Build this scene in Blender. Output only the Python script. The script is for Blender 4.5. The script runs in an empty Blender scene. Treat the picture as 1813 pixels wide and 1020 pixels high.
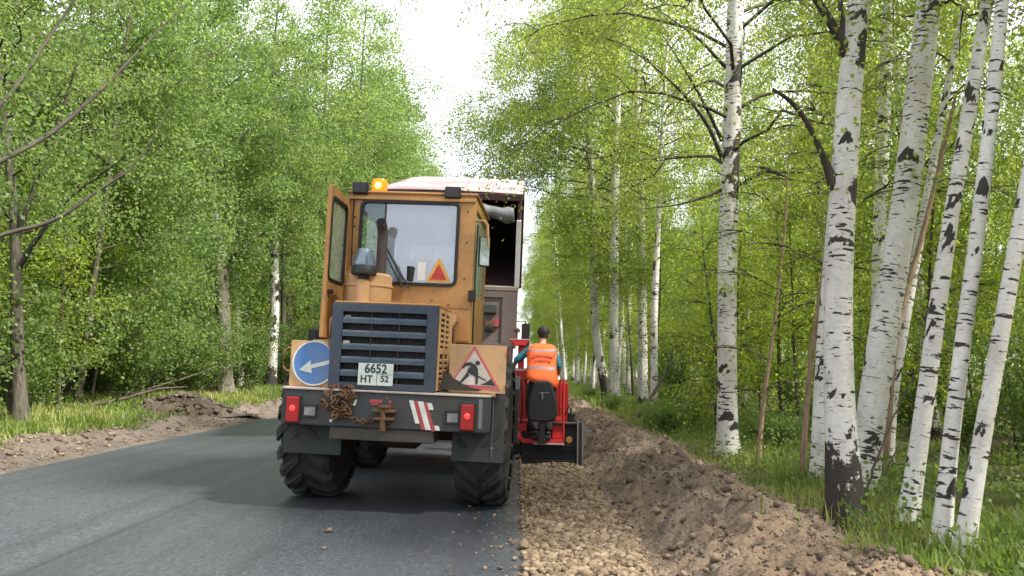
import bpy, math, random
import numpy as np
from mathutils import Vector, Matrix
from math import radians, sin, cos, pi

S = bpy.context.scene
COL = S.collection
random.seed(7)
RNG = np.random.default_rng(7)

# ------------------------------------------------------------------ camera
CAM_H = 1.41
F_PX, CX, CY = 1400.0, 906.5, 510.0
_p, _r, _y = radians(5.71), radians(1.0), radians(0.33)
_right = Vector((1, 0, 0)); _up = Vector((0, -sin(_p), cos(_p))); _fw = Vector((0, cos(_p), sin(_p)))
_r2 = _right * cos(_r) + _up * sin(_r); _u2 = -_right * sin(_r) + _up * cos(_r)
_rz = Matrix.Rotation(_y, 3, 'Z')
_r2, _u2, _f2 = _rz @ _r2, _rz @ _u2, _rz @ _fw
cam_d = bpy.data.cameras.new('camera')
cam = bpy.data.objects.new('camera', cam_d)
COL.objects.link(cam)
cam_d.sensor_width = 36.0
cam_d.lens = 36.0 * F_PX / 1813.0
cam_d.clip_end = 3000.0
m = Matrix((_r2, _u2, -_f2)).transposed().to_4x4()
m.translation = (0, 0, CAM_H)
cam.matrix_world = m
S.camera = cam

# ------------------------------------------------------------------ sky, sun, exposure
SUN_AZ_VEC = Vector((0.90, -0.42))          # towards the sun, seen from above: behind the camera and to the right
SUN_EL = radians(50)
world = bpy.data.worlds.new("World")
S.world = world
world.use_nodes = True
wn = world.node_tree
wn.nodes.clear()
w_out = wn.nodes.new('ShaderNodeOutputWorld')
w_bg = wn.nodes.new('ShaderNodeBackground')
w_sky = wn.nodes.new('ShaderNodeTexSky')
w_sky.sky_type = 'NISHITA'
w_sky.sun_disc = False
w_sky.sun_elevation = SUN_EL
w_sky.sun_rotation = math.atan2(SUN_AZ_VEC.x, SUN_AZ_VEC.y)
w_sky.air_density = 0.75
w_sky.dust_density = 2.6
w_sky.ozone_density = 1.0
w_bg.inputs['Strength'].default_value = 0.15
# a thin bright veil of cloud over the whole sky
w_mix = wn.nodes.new('ShaderNodeMix'); w_mix.data_type = 'RGBA'
w_cl = wn.nodes.new('ShaderNodeTexNoise'); w_cl.inputs['Scale'].default_value = 2.2; w_cl.inputs['Detail'].default_value = 5
w_rp = wn.nodes.new('ShaderNodeMapRange'); w_rp.inputs['From Min'].default_value = 0.3; w_rp.inputs['From Max'].default_value = 0.7; w_rp.inputs['To Min'].default_value = 0.72; w_rp.inputs['To Max'].default_value = 0.95
w_tc = wn.nodes.new('ShaderNodeTexCoord')
wn.links.new(w_tc.outputs['Generated'], w_cl.inputs['Vector']); wn.links.new(w_cl.outputs[0], w_rp.inputs[0]); wn.links.new(w_rp.outputs[0], w_mix.inputs[0])
wn.links.new(w_sky.outputs[0], w_mix.inputs[6]); w_mix.inputs[7].default_value = (4.3, 4.4, 4.6, 1)
wn.links.new(w_mix.outputs[2], w_bg.inputs[0])
wn.links.new(w_bg.outputs[0], w_out.inputs[0])

sun_d = bpy.data.lights.new('sun', 'SUN')
sun_d.energy = 3.8
sun_d.angle = radians(4.0)
sun_d.color = (1.0, 0.95, 0.86)
sun = bpy.data.objects.new('sun', sun_d)
COL.objects.link(sun)
sd = Vector((SUN_AZ_VEC.x * cos(SUN_EL), SUN_AZ_VEC.y * cos(SUN_EL), sin(SUN_EL)))
sun.rotation_euler = sd.to_track_quat('Z', 'Y').to_euler()
sun.location = (30, -15, 40)

S.view_settings.view_transform = 'Standard'
S.view_settings.look = 'None'
S.view_settings.gamma = 1.0
S.view_settings.use_curve_mapping = False
S.view_settings.exposure = 1.54
try:
    cy = S.cycles
    cy.max_bounces = 12; cy.diffuse_bounces = 8; cy.glossy_bounces = 3; cy.transmission_bounces = 8; cy.volume_bounces = 1
    cy.transparent_max_bounces = 8; cy.caustics_reflective = False; cy.caustics_refractive = False
    cy.sample_clamp_indirect = 6.0
except Exception:
    pass


def ray(px, py):
    return _r2 * ((px - CX) / F_PX) - _u2 * ((py - CY) / F_PX) + _f2


def at(px, py, d):
    """world point at distance d ahead that the photograph shows at px, py"""
    v = ray(px, py)
    return Vector((0, 0, CAM_H)) + v * (d / v.y)


# ------------------------------------------------------------------ helpers
def tag(o, label=None, cat=None, group=None, kind=None):
    if label: o['label'] = label
    if cat: o['category'] = cat
    if group: o['group'] = group
    if kind: o['kind'] = kind
    return o


def empty(name, loc=(0, 0, 0), rot=(0, 0, 0)):
    o = bpy.data.objects.new(name, None)
    o.location = loc
    o.rotation_euler = rot
    o.empty_display_size = 0.2
    COL.objects.link(o)
    return o


def link(name, me, mat=None, parent=None, smooth=False):
    o = bpy.data.objects.new(name, me)
    COL.objects.link(o)
    if mat is not None:
        mats = mat if isinstance(mat, (list, tuple)) else [mat]
        if len(me.materials) == 0:
            for q in mats: me.materials.append(q)
    if parent is not None: o.parent = parent
    if smooth:
        me.polygons.foreach_set('use_smooth', np.ones(len(me.polygons), dtype=bool))
    return o


def np_mesh(name, V, Fq, attrs=None, smooth=False):
    """V (n,3), Fq (m,k) with k = 3 or 4"""
    V = np.asarray(V, np.float32); Fq = np.asarray(Fq, np.int32)
    k = Fq.shape[1]
    me = bpy.data.meshes.new(name)
    me.vertices.add(len(V)); me.vertices.foreach_set('co', V.ravel())
    me.loops.add(Fq.size); me.loops.foreach_set('vertex_index', Fq.ravel())
    me.polygons.add(len(Fq))
    me.polygons.foreach_set('loop_start', np.arange(0, Fq.size, k, dtype=np.int32))
    me.polygons.foreach_set('loop_total', np.full(len(Fq), k, np.int32))
    if smooth:
        me.polygons.foreach_set('use_smooth', np.ones(len(Fq), dtype=bool))
    for a, (dom, typ, data) in (attrs or {}).items():
        at_ = me.attributes.new(a, typ, dom)
        at_.data.foreach_set('vector' if typ == 'FLOAT_VECTOR' else 'value', np.asarray(data, np.float32).ravel())
    me.update(calc_edges=True)
    return me


class MB:
    def __init__(s):
        s.v = []; s.f = []; s.m = []; s.cur = 0

    def add(s, vs, fs):
        b = len(s.v)
        s.v += [tuple(v) for v in vs]
        s.f += [tuple(b + i for i in f) for f in fs]
        s.m += [s.cur] * len(fs)
        return s

    def box(s, x0, x1, y0, y1, z0, z1):
        return s.add([(x0, y0, z0), (x1, y0, z0), (x1, y1, z0), (x0, y1, z0), (x0, y0, z1), (x1, y0, z1), (x1, y1, z1), (x0, y1, z1)],
                     [(0, 3, 2, 1), (4, 5, 6, 7), (0, 1, 5, 4), (1, 2, 6, 5), (2, 3, 7, 6), (3, 0, 4, 7)])

    def obox(s, c, u, v, w):
        c, u, v, w = map(Vector, (c, u, v, w))
        P = [c - u - v - w, c + u - v - w, c + u + v - w, c - u + v - w, c - u - v + w, c + u - v + w, c + u + v + w, c - u + v + w]
        return s.add(P, [(0, 3, 2, 1), (4, 5, 6, 7), (0, 1, 5, 4), (1, 2, 6, 5), (2, 3, 7, 6), (3, 0, 4, 7)])

    def prism(s, poly, axis, a0, a1):
        """poly: 2D points in the plane normal to axis; extruded between a0 and a1"""
        def P(p, a):
            return {'x': (a, p[0], p[1]), 'y': (p[0], a, p[1]), 'z': (p[0], p[1], a)}[axis]
        n = len(poly)
        vs = [P(p, a0) for p in poly] + [P(p, a1) for p in poly]
        fs = [tuple(range(n))[::-1], tuple(range(n, 2 * n))] + [(i, (i + 1) % n, n + (i + 1) % n, n + i) for i in range(n)]
        return s.add(vs, fs)

    def tube(s, pts, r, n=10, cap=True):
        pts = [Vector(p) for p in pts]
        rs = r if isinstance(r, (list, tuple)) else [r] * len(pts)
        vs, fs = [], []
        ref = None
        for i, p in enumerate(pts):
            t = (pts[min(i + 1, len(pts) - 1)] - pts[max(i - 1, 0)]).normalized()
            if ref is None:
                ref = Vector((0, 0, 1)) if abs(t.z) < 0.9 else Vector((1, 0, 0))
            a = t.cross(ref).normalized(); b = t.cross(a).normalized(); ref = -b if False else ref
            for k in range(n):
                an = 2 * pi * k / n
                vs.append(p + a * (cos(an) * rs[i]) + b * (sin(an) * rs[i]))
        for i in range(len(pts) - 1):
            for k in range(n):
                fs.append((i * n + k, i * n + (k + 1) % n, (i + 1) * n + (k + 1) % n, (i + 1) * n + k))
        if cap:
            fs.append(tuple(range(n))[::-1]); fs.append(tuple(range((len(pts) - 1) * n, len(pts) * n)))
        return s.add(vs, fs)

    def lathe(s, prof, c=(0, 0, 0), axis='z', n=24, cap=True):
        vs, fs = [], []
        c = Vector(c)
        for (r, h) in prof:
            for k in range(n):
                a = 2 * pi * k / n
                q = {'z': (r * cos(a), r * sin(a), h), 'y': (r * cos(a), h, r * sin(a)), 'x': (h, r * cos(a), r * sin(a))}[axis]
                vs.append(c + Vector(q))
        for i in range(len(prof) - 1):
            for k in range(n):
                fs.append((i * n + k, i * n + (k + 1) % n, (i + 1) * n + (k + 1) % n, (i + 1) * n + k))
        if cap and prof[0][0] > 1e-4: fs.append(tuple(range(n))[::-1])
        if cap and prof[-1][0] > 1e-4: fs.append(tuple(range((len(prof) - 1) * n, len(prof) * n)))
        return s.add(vs, fs)

    def torus(s, c, u, v, R, r, n=10, k=6, stretch=1.0):
        c, u, v = Vector(c), Vector(u).normalized(), Vector(v).normalized(); w = u.cross(v)
        vs, fs = [], []
        for i in range(n):
            a = 2 * pi * i / n
            d = u * cos(a) * stretch + v * sin(a); d0 = (u * cos(a) + v * sin(a))
            for j in range(k):
                b = 2 * pi * j / k
                vs.append(c + d * R + d0 * (r * cos(b)) + w * (r * sin(b)))
        for i in range(n):
            for j in range(k):
                fs.append((i * k + j, ((i + 1) % n) * k + j, ((i + 1) % n) * k + (j + 1) % k, i * k + (j + 1) % k))
        return s.add(vs, fs)

    def build(s, name, mat, parent=None, bevel=0.0, smooth=False, seg=2):
        me = bpy.data.meshes.new(name)
        me.from_pydata(s.v, [], s.f)
        mats = mat if isinstance(mat, (list, tuple)) else [mat]
        for q in mats: me.materials.append(q)
        if len(mats) > 1: me.polygons.foreach_set('material_index', s.m)
        import bmesh
        bm = bmesh.new(); bm.from_mesh(me)
        bmesh.ops.recalc_face_normals(bm, faces=bm.faces)
        bm.to_mesh(me); bm.free()
        o = link(name, me, None, parent, False)
        if smooth:
            me.polygons.foreach_set('use_smooth', np.ones(len(me.polygons), dtype=bool))
            try: me.set_sharp_from_angle(angle=radians(40))
            except Exception: pass
        if bevel > 0:
            b = o.modifiers.new('bevel', 'BEVEL'); b.width = bevel; b.segments = seg; b.limit_method = 'ANGLE'; b.angle_limit = radians(40)
            b.harden_normals = False
        return o


def copy_tree(o, parent=None):
    c = o.copy(); COL.objects.link(c)
    if parent is not None: c.parent = parent
    for ch in list(o.children): copy_tree(ch, c)
    return c


# ------------------------------------------------------------------ materials
class NT:
    def __init__(s, name):
        s.m = bpy.data.materials.new(name); s.m.use_nodes = True
        s.t = s.m.node_tree; s.t.nodes.clear()
        s.out = s.n('ShaderNodeOutputMaterial')

    def n(s, typ, **kw):
        nd = s.t.nodes.new(typ)
        for k, v in kw.items(): setattr(nd, k, v)
        return nd

    def l(s, a, b): s.t.links.new(a, b)

    def noise(s, vec, scale, detail=4, rough=0.55, dist=0.0):
        nd = s.n('ShaderNodeTexNoise'); nd.inputs['Scale'].default_value = scale
        nd.inputs['Detail'].default_value = detail; nd.inputs['Roughness'].default_value = rough
        nd.inputs['Distortion'].default_value = dist
        if vec is not None: s.l(vec, nd.inputs['Vector'])
        return nd.outputs[0]

    def vec(s, kind='Object', scale=(1, 1, 1)):
        tc = s.n('ShaderNodeTexCoord'); o = tc.outputs[kind]
        return s.scale(o, scale) if scale != (1, 1, 1) else o

    def scale(s, v, sc):
        mp = s.n('ShaderNodeMapping'); mp.inputs['Scale'].default_value = sc; s.l(v, mp.inputs['Vector'])
        return mp.outputs[0]

    def ramp(s, fac, stops):
        r = s.n('ShaderNodeValToRGB'); e = r.color_ramp.elements
        while len(e) < len(stops): e.new(0.5)
        for i, (p, c) in enumerate(stops):
            e[i].position = p; e[i].color = (c[0], c[1], c[2], 1) if not isinstance(c, (int, float)) else (c, c, c, 1)
        s.l(fac, r.inputs[0])
        return r.outputs[0]

    def mix(s, fac, a, b):
        x = s.n('ShaderNodeMix', data_type='RGBA')
        for val, sock in ((fac, x.inputs[0]), (a, x.inputs[6]), (b, x.inputs[7])):
            if isinstance(val, (int, float)): sock.default_value = val
            elif isinstance(val, (tuple, list)): sock.default_value = (*val[:3], 1)
            else: s.l(val, sock)
        return x.outputs[2]

    def math(s, op, a, b=0.0, clamp=False):
        x = s.n('ShaderNodeMath', operation=op, use_clamp=clamp)
        for i, val in enumerate((a, b)):
            if isinstance(val, (int, float)): x.inputs[i].default_value = val
            else: s.l(val, x.inputs[i])
        return x.outputs[0]

    def attr(s, name, out='Fac'):
        a = s.n('ShaderNodeAttribute', attribute_name=name)
        return a.outputs[out]

    def bump(s, h, strength=0.3, dist=0.01):
        b = s.n('ShaderNodeBump'); b.inputs['Strength'].default_value = strength; b.inputs['Distance'].default_value = dist
        s.l(h, b.inputs['Height'])
        return b.outputs[0]

    def bsdf(s, color, rough=0.6, metal=0.0, normal=None, spec=0.5, emis=None, estr=0.0):
        b = s.n('ShaderNodeBsdfPrincipled')
        for val, key in ((color, 'Base Color'), (rough, 'Roughness'), (metal, 'Metallic'), (spec, 'Specular IOR Level')):
            if isinstance(val, (int, float)): b.inputs[key].default_value = val
            elif isinstance(val, (tuple, list)): b.inputs[key].default_value = (*val[:3], 1)
            else: s.l(val, b.inputs[key])
        if normal is not None: s.l(normal, b.inputs['Normal'])
        if emis:
            b.inputs['Emission Color'].default_value = (*emis, 1); b.inputs['Emission Strength'].default_value = estr
        return b.outputs[0]

    def done(s, sh):
        s.l(sh, s.out.inputs[0]); return s.m


def paint(name, col, dirt=(0.10, 0.075, 0.05), amount=0.5, rough=0.45, scale=4.0, dark=0.6, chip=0.0):
    t = NT(name); v = t.vec('Object')
    n1 = t.noise(v, scale, 6, 0.65); n2 = t.noise(t.scale(v, (1.5, 1.5, 0.5)), scale * 2.3, 5, 0.7)
    f = t.ramp(n1, [(0.42, 0.0), (0.75, amount)])
    c = t.mix(f, t.mix(t.ramp(n2, [(0.3, 0.0), (0.8, 0.55)]), col, tuple(x * dark for x in col)), dirt)
    if chip > 0:
        n3 = t.noise(v, scale * 7, 4, 0.6)
        c = t.mix(t.ramp(n3, [(0.72 - chip, 0.0), (0.74 - chip, 1.0)]), c, (0.12, 0.055, 0.03))
    rg = t.ramp(n1, [(0.3, rough), (0.8, min(1, rough + 0.35))])
    return t.done(t.bsdf(c, rg, 0, t.bump(n2, 0.12, 0.01)))


def plain(name, col, rough=0.6, metal=0.0, emis=None, estr=0.0, var=0.15, scale=20):
    t = NT(name)
    n = t.noise(t.vec('Object'), scale, 4)
    c = t.mix(t.ramp(n, [(0.3, 0.0), (0.75, 1.0)]), col, tuple(x * (1 - var * 2) for x in col))
    return t.done(t.bsdf(c, rough, metal, t.bump(n, 0.08, 0.005), emis=emis, estr=estr))


def leaf_mat(name, cols, trans, tmix=0.42, objvar=0.35):
    t = NT(name)
    tint = t.attr('tint')
    oi = t.n('ShaderNodeObjectInfo')
    f = t.math('ADD', t.math('MULTIPLY', tint, 1 - objvar), t.math('MULTIPLY', oi.outputs['Random'], objvar))
    c = t.ramp(f, [(0.05, cols[0]), (0.5, cols[1]), (0.95, cols[2])])
    c2 = t.ramp(f, [(0.05, trans[0]), (0.5, trans[1]), (0.95, trans[2])])
    d = t.bsdf(c, 0.5, 0, spec=0.35)
    tr = t.n('ShaderNodeBsdfTranslucent'); t.l(c2, tr.inputs[0])
    mx = t.n('ShaderNodeMixShader'); mx.inputs[0].default_value = tmix
    t.l(d, mx.inputs[1]); t.l(tr.outputs[0], mx.inputs[2])
    return t.done(mx.outputs[0])


def birch_mat():
    t = NT('birch_bark')
    v = t.attr('bark', 'Vector'); dark = t.attr('dark'); oi = t.n('ShaderNodeObjectInfo')
    off = t.n('ShaderNodeVectorMath', operation='ADD'); cb = t.n('ShaderNodeCombineXYZ')
    t.l(t.math('MULTIPLY', oi.outputs['Random'], 37.0), cb.inputs[2]); t.l(v, off.inputs[0]); t.l(cb.outputs[0], off.inputs[1])
    v = off.outputs[0]
    fine = t.noise(t.scale(v, (14, 14, 30)), 1.0, 5, 0.6)
    wash = t.noise(t.scale(v, (3, 3, 1.6)), 1.0, 4, 0.6)
    white = t.mix(t.ramp(wash, [(0.3, 0.0), (0.7, 1.0)]), (0.72, 0.70, 0.67), (0.52, 0.49, 0.46))
    white = t.mix(t.ramp(fine, [(0.45, 0.0), (0.75, 0.35)]), white, (0.36, 0.32, 0.29))
    lich = t.noise(t.scale(v, (4, 4, 2.2)), 1.0, 6, 0.7)
    white = t.mix(t.ramp(lich, [(0.54, 0.0), (0.70, 0.55)]), white, (0.30, 0.31, 0.25))
    dash = t.noise(t.scale(v, (7, 7, 34)), 1.0, 3, 0.5, 0.15)
    gate = t.noise(t.scale(v, (1.3, 1.3, 1.3)), 1.0, 2)
    dm = t.ramp(t.math('ADD', dash, t.math('MULTIPLY', t.math('SUBTRACT', gate, 0.5), 0.5)), [(0.600, 0.0), (0.620, 1.0)])
    dash2 = t.noise(t.scale(v, (16, 16, 90)), 1.0, 2, 0.5)
    dm2 = t.ramp(dash2, [(0.69, 0.0), (0.71, 0.8)])
    patch = t.noise(t.scale(v, (9, 9, 7)), 1.0, 6, 0.68)
    pm = t.ramp(t.math('ADD', patch, t.math('MULTIPLY', t.math('SUBTRACT', dark, 0.46), 0.66)), [(0.47, 0.0), (0.51, 1.0)])
    k = t.math('MAXIMUM', t.math('MAXIMUM', dm, dm2), pm)
    blk = t.mix(fine, (0.020, 0.018, 0.016), (0.062, 0.053, 0.045))
    c = t.mix(k, white, blk)
    h = t.math('SUBTRACT', fine, t.math('MULTIPLY', k, 0.7))
    return t.done(t.bsdf(c, 0.7, 0, t.bump(h, 0.5, 0.012), spec=0.3))


def bark_mat(name, a, b):
    t = NT(name)
    v = t.attr('bark', 'Vector')
    n1 = t.noise(t.scale(v, (26, 26, 5)), 1.0, 6, 0.65); n2 = t.noise(v, 2.0, 4, 0.6)
    c = t.mix(t.ramp(n1, [(0.3, 0.0), (0.7, 1.0)]), a, b)
    c = t.mix(t.ramp(n2, [(0.45, 0.0), (0.7, 0.5)]), c, (0.10, 0.115, 0.06))
    return t.done(t.bsdf(c, 0.85, 0, t.bump(n1, 0.7, 0.02), spec=0.2))


M = {}
M['birch'] = birch_mat()
M['bark'] = bark_mat('grey_bark', (0.030, 0.026, 0.021), (0.135, 0.115, 0.095))
M['light_bark'] = bark_mat('pale_grey_bark', (0.05, 0.044, 0.037), (0.22, 0.195, 0.165))
M['twig'] = bark_mat('twig_bark', (0.035, 0.028, 0.022), (0.12, 0.095, 0.075))
M['limb'] = bark_mat('limb_bark', (0.028, 0.023, 0.019), (0.10, 0.082, 0.067))
M['dry_grass'] = leaf_mat('dry_grass', [(0.10, 0.075, 0.045), (0.22, 0.17, 0.10), (0.34, 0.28, 0.17)], [(0.12, 0.09, 0.05), (0.22, 0.18, 0.10), (0.3, 0.25, 0.15)], 0.25, 0.0)
M['sapling_bark'] = bark_mat('sapling_bark', (0.16, 0.10, 0.065), (0.38, 0.27, 0.19))
M['leaf_birch'] = leaf_mat('birch_leaves', [(0.095, 0.15, 0.035), (0.15, 0.215, 0.045), (0.24, 0.285, 0.06)], [(0.27, 0.38, 0.06), (0.42, 0.53, 0.08), (0.58, 0.65, 0.11)], 0.54)
M['leaf_wood'] = leaf_mat('woodland_leaves', [(0.080, 0.135, 0.045), (0.125, 0.185, 0.055), (0.20, 0.25, 0.065)], [(0.21, 0.35, 0.09), (0.31, 0.47, 0.10), (0.46, 0.57, 0.11)], 0.5)
M['leaf_young'] = leaf_mat('sapling_leaves', [(0.12, 0.19, 0.022), (0.19, 0.26, 0.03), (0.28, 0.33, 0.045)], [(0.28, 0.42, 0.03), (0.42, 0.54, 0.045), (0.55, 0.62, 0.06)], 0.5)
M['leaf_shrub'] = leaf_mat('shrub_leaves', [(0.07, 0.12, 0.03), (0.11, 0.17, 0.045), (0.17, 0.23, 0.06)], [(0.12, 0.22, 0.03), (0.20, 0.31, 0.04), (0.30, 0.40, 0.05)], 0.42)
M['grass'] = leaf_mat('grass_blades', [(0.105, 0.155, 0.038), (0.175, 0.23, 0.05), (0.31, 0.29, 0.11)], [(0.21, 0.32, 0.05), (0.34, 0.45, 0.07), (0.48, 0.47, 0.14)], 0.42, 0.0)


def asphalt_mat():
    t = NT('asphalt'); v = t.vec('Object')
    grain = t.noise(v, 95.0, 4, 0.75); mid = t.noise(t.scale(v, (1, 0.25, 1)), 3.0, 5, 0.6)
    big = t.noise(t.scale(v, (1.0, 0.06, 1)), 0.9, 4, 0.55)
    c = t.mix(t.ramp(grain, [(0.40, 0.0), (0.66, 1.0)]), (0.034, 0.041, 0.051), (0.086, 0.098, 0.115))
    c = t.mix(t.ramp(big, [(0.35, 0.0), (0.7, 0.45)]), c, (0.068, 0.071, 0.074))
    c = t.mix(t.ramp(mid, [(0.55, 0.0), (0.85, 0.35)]), c, (0.085, 0.081, 0.073))
    spk = t.noise(v, 34.0, 4, 0.8); c = t.mix(t.ramp(spk, [(0.54, 0.0), (0.64, 0.75)]), c, (0.165, 0.170, 0.176)); c = t.mix(t.ramp(spk, [(0.34, 0.8), (0.46, 0.0)]), c, (0.018, 0.020, 0.023))
    mot = t.noise(t.scale(v, (16, 4.5, 1)), 1.0, 5, 0.75)
    c = t.mix(t.ramp(mot, [(0.52, 0.0), (0.72, 0.30)]), c, (0.130, 0.138, 0.150)); c = t.mix(t.ramp(mot, [(0.28, 0.45), (0.45, 0.0)]), c, (0.020, 0.023, 0.029))
    trk = t.noise(t.scale(v, (2.6, 0.05, 1)), 1.0, 3, 0.6); c = t.mix(t.ramp(trk, [(0.50, 0.0), (0.68, 0.45)]), c, (0.030, 0.034, 0.040))
    # dust carried from the shoulder along the right edge
    sx = t.n('ShaderNodeSeparateXYZ'); t.l(v, sx.inputs[0])
    e = t.math('ADD', sx.outputs[0], t.math('MULTIPLY', t.math('SUBTRACT', t.noise(v, 5.0, 5, 0.7), 0.5), 0.55))
    dust = t.ramp(e, [(0.0, 0.0), (0.10, 0.6)])
    c = t.mix(dust, c, (0.24, 0.20, 0.155))
    # paving joint between the two lanes, a hand's width of darker binder
    j = t.math('ABSOLUTE', t.math('ADD', sx.outputs[0], 3.05 ))
    jn = t.ramp(t.math('ADD', j, t.math('MULTIPLY', mid, 0.06)), [(0.035, 0.55), (0.07, 0.0)])
    c = t.mix(jn, c, (0.022, 0.024, 0.028))
    lane = t.ramp(t.math('ADD', sx.outputs[0], 3.55), [(0.49, 0.0), (0.51, 0.35)])
    c = t.mix(lane, c, (0.026, 0.029, 0.034))
    r = t.ramp(big, [(0.3, 0.40), (0.75, 0.58)])
    return t.done(t.bsdf(c, r, 0, t.bump(grain, 0.6, 0.008), spec=0.5))


def soil_mat(name, a, b, c3, sc=1.0, streak=False, damp=None):
    t = NT(name); v = t.vec('Object')
    n1 = t.noise(v, 3.2 * sc, 7, 0.68); n2 = t.noise(v, 34.0 * sc, 5, 0.7)
    n3 = t.noise(t.scale(v, (1.0, 0.8, 1)), 0.8 * sc, 3, 0.6)
    c = t.mix(t.ramp(n1, [(0.36, 0.0), (0.62, 1.0)]), a, b)
    c = t.mix(t.ramp(n3, [(0.45, 0.0), (0.68, 0.8)]), c, c3)
    c = t.mix(t.ramp(n2, [(0.35, 0.55), (0.65, 0.0)]), c, tuple(x * 0.45 for x in a))
    h = t.math('ADD', n2, n1)
    return t.done(t.bsdf(c, 0.92, 0, t.bump(h, 0.7, 0.03), spec=0.2))


def floor_mat():
    t = NT('forest_floor'); v = t.vec('Object')
    n1 = t.noise(v, 1.1, 6, 0.65); n2 = t.noise(v, 22.0, 5, 0.7)
    c = t.mix(t.ramp(n1, [(0.35, 0.0), (0.65, 1.0)]), (0.060, 0.078, 0.028), (0.085, 0.066, 0.042))
    c = t.mix(t.ramp(n2, [(0.4, 0.0), (0.7, 0.7)]), c, (0.15, 0.115, 0.07))
    return t.done(t.bsdf(c, 0.95, 0, t.bump(n2, 0.6, 0.03), spec=0.15))


def stone_mat(name, cols):
    t = NT(name)
    tint = t.attr('tint'); v = t.vec('Object')
    n = t.noise(v, 45.0, 5, 0.65)
    c = t.ramp(tint, [(0.0, cols[0]), (0.5, cols[1]), (1.0, cols[2])])
    c = t.mix(t.ramp(n, [(0.35, 0.5), (0.65, 0.0)]), c, tuple(x * 0.6 for x in cols[0]))
    return t.done(t.bsdf(c, 0.9, 0, t.bump(n, 0.4, 0.006), spec=0.25))


M['asphalt'] = asphalt_mat()
M['bank'] = soil_mat('bank_soil', (0.100, 0.076, 0.056), (0.28, 0.212, 0.155), (0.31, 0.215, 0.135))
M['verge'] = soil_mat('verge_soil', (0.095, 0.078, 0.064), (0.175, 0.147, 0.123), (0.20, 0.165, 0.13), 1.4)
M['trench'] = soil_mat('gravel_bed', (0.20, 0.145, 0.095), (0.33, 0.25, 0.17), (0.30, 0.22, 0.15), 2.0)
M['floor'] = floor_mat()
M['gravel'] = stone_mat('gravel_stone', [(0.13, 0.091, 0.058), (0.245, 0.178, 0.115), (0.37, 0.28, 0.19)])
M['clod'] = stone_mat('soil_clod', [(0.08, 0.058, 0.043), (0.175, 0.13, 0.095), (0.29, 0.22, 0.155)])
M['darkclod'] = stone_mat('dark_soil_clod', [(0.045, 0.036, 0.028), (0.10, 0.078, 0.058), (0.17, 0.13, 0.10)])
ORANGE = (0.49, 0.255, 0.082)
M['orange'] = paint('faded_orange_paint', ORANGE, (0.17, 0.095, 0.05), 0.75, 0.45, 2.6, 0.66, 0.03)
M['tan'] = paint('tan_orange_paint', (0.58, 0.345, 0.165), (0.27, 0.17, 0.10), 0.7, 0.55, 3.0, 0.72, 0.03)
M['dark_paint'] = paint('dark_grey_paint', (0.030, 0.037, 0.040), (0.070, 0.053, 0.040), 0.85, 0.5, 2.2, 0.6, 0.02)
M['flap'] = paint('rubber_flap', (0.036, 0.042, 0.041), (0.07, 0.065, 0.052), 0.6, 0.7, 3.5, 0.7)
M['beam'] = paint('muddy_steel', (0.060, 0.055, 0.046), (0.09, 0.068, 0.048), 0.8, 0.7, 3.0)
M['blue'] = paint('dark_blue_paint', (0.022, 0.038, 0.066), (0.11, 0.10, 0.09), 0.4, 0.4, 5.0, 0.6, 0.02)
M['blue_lit'] = paint('lit_blue_paint', (0.048, 0.078, 0.115), (0.16, 0.15, 0.14), 0.5, 0.45, 6.0, 0.65, 0.02)  # lighter copy of the grille blue: light on the slats put into colour
M['black'] = plain('black_plastic', (0.010, 0.010, 0.011), 0.6)
M['radiator'] = plain('radiator_core', (0.012, 0.011, 0.011), 0.8)
M['rust'] = paint('rusty_steel', (0.15, 0.075, 0.035), (0.07, 0.035, 0.02), 0.8, 0.85, 14.0, 0.5)
M['rust_axle'] = paint('rusty_axle', (0.10, 0.042, 0.02), (0.04, 0.025, 0.018), 0.8, 0.85, 4.0, 0.5)
M['rubber'] = paint('tyre_rubber', (0.020, 0.020, 0.021), (0.085, 0.073, 0.058), 0.55, 0.75, 5.0, 0.7)
M['exhaust'] = paint('sooty_steel', (0.085, 0.062, 0.055), (0.045, 0.035, 0.03), 0.7, 0.7, 6.0)
M['white'] = paint('white_paint', (0.72, 0.72, 0.70), (0.40, 0.36, 0.30), 0.4, 0.5, 6.0, 0.85)
M['plate'] = paint('plate_white', (0.56, 0.62, 0.57), (0.36, 0.36, 0.30), 0.3, 0.5, 8.0, 0.9)
M['ink'] = plain('plate_ink', (0.02, 0.025, 0.022), 0.5)
M['sign_blue'] = paint('sign_blue', (0.075, 0.21, 0.49), (0.20, 0.22, 0.28), 0.75, 0.5, 4.0, 0.75)
M['sign_white'] = paint('sign_white', (0.64, 0.67, 0.63), (0.36, 0.33, 0.28), 0.7, 0.45, 6.0, 0.9)
M['sign_red'] = paint('sign_red', (0.52, 0.085, 0.10), (0.35, 0.20, 0.17), 0.5, 0.5, 6.0, 0.9)
M['sign_cream'] = paint('sign_face', (0.56, 0.50, 0.44), (0.26, 0.21, 0.17), 0.7, 0.5, 4.0, 0.85)
M['grease'] = paint('oily_soot', (0.030, 0.024, 0.020), (0.08, 0.055, 0.035), 0.6, 0.5, 5.0)
M['sill'] = paint('worn_edge_steel', (0.45, 0.38, 0.33), (0.22, 0.16, 0.12), 0.6, 0.6, 5.0, 0.8)
M['stripe_red'] = paint('stripe_red', (0.40, 0.05, 0.06), (0.2, 0.1, 0.08), 0.4, 0.5, 8.0)
M['lamp_red'] = plain('tail_lamp_red', (0.26, 0.008, 0.010), 0.25, 0, (1.0, 0.03, 0.015), 0.02, 0.05)
M['lamp_glow'] = plain('lit_bulb_red', (0.5, 0.02, 0.02), 0.3, 0, (1.0, 0.04, 0.03), 0.7, 0.05)
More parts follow.
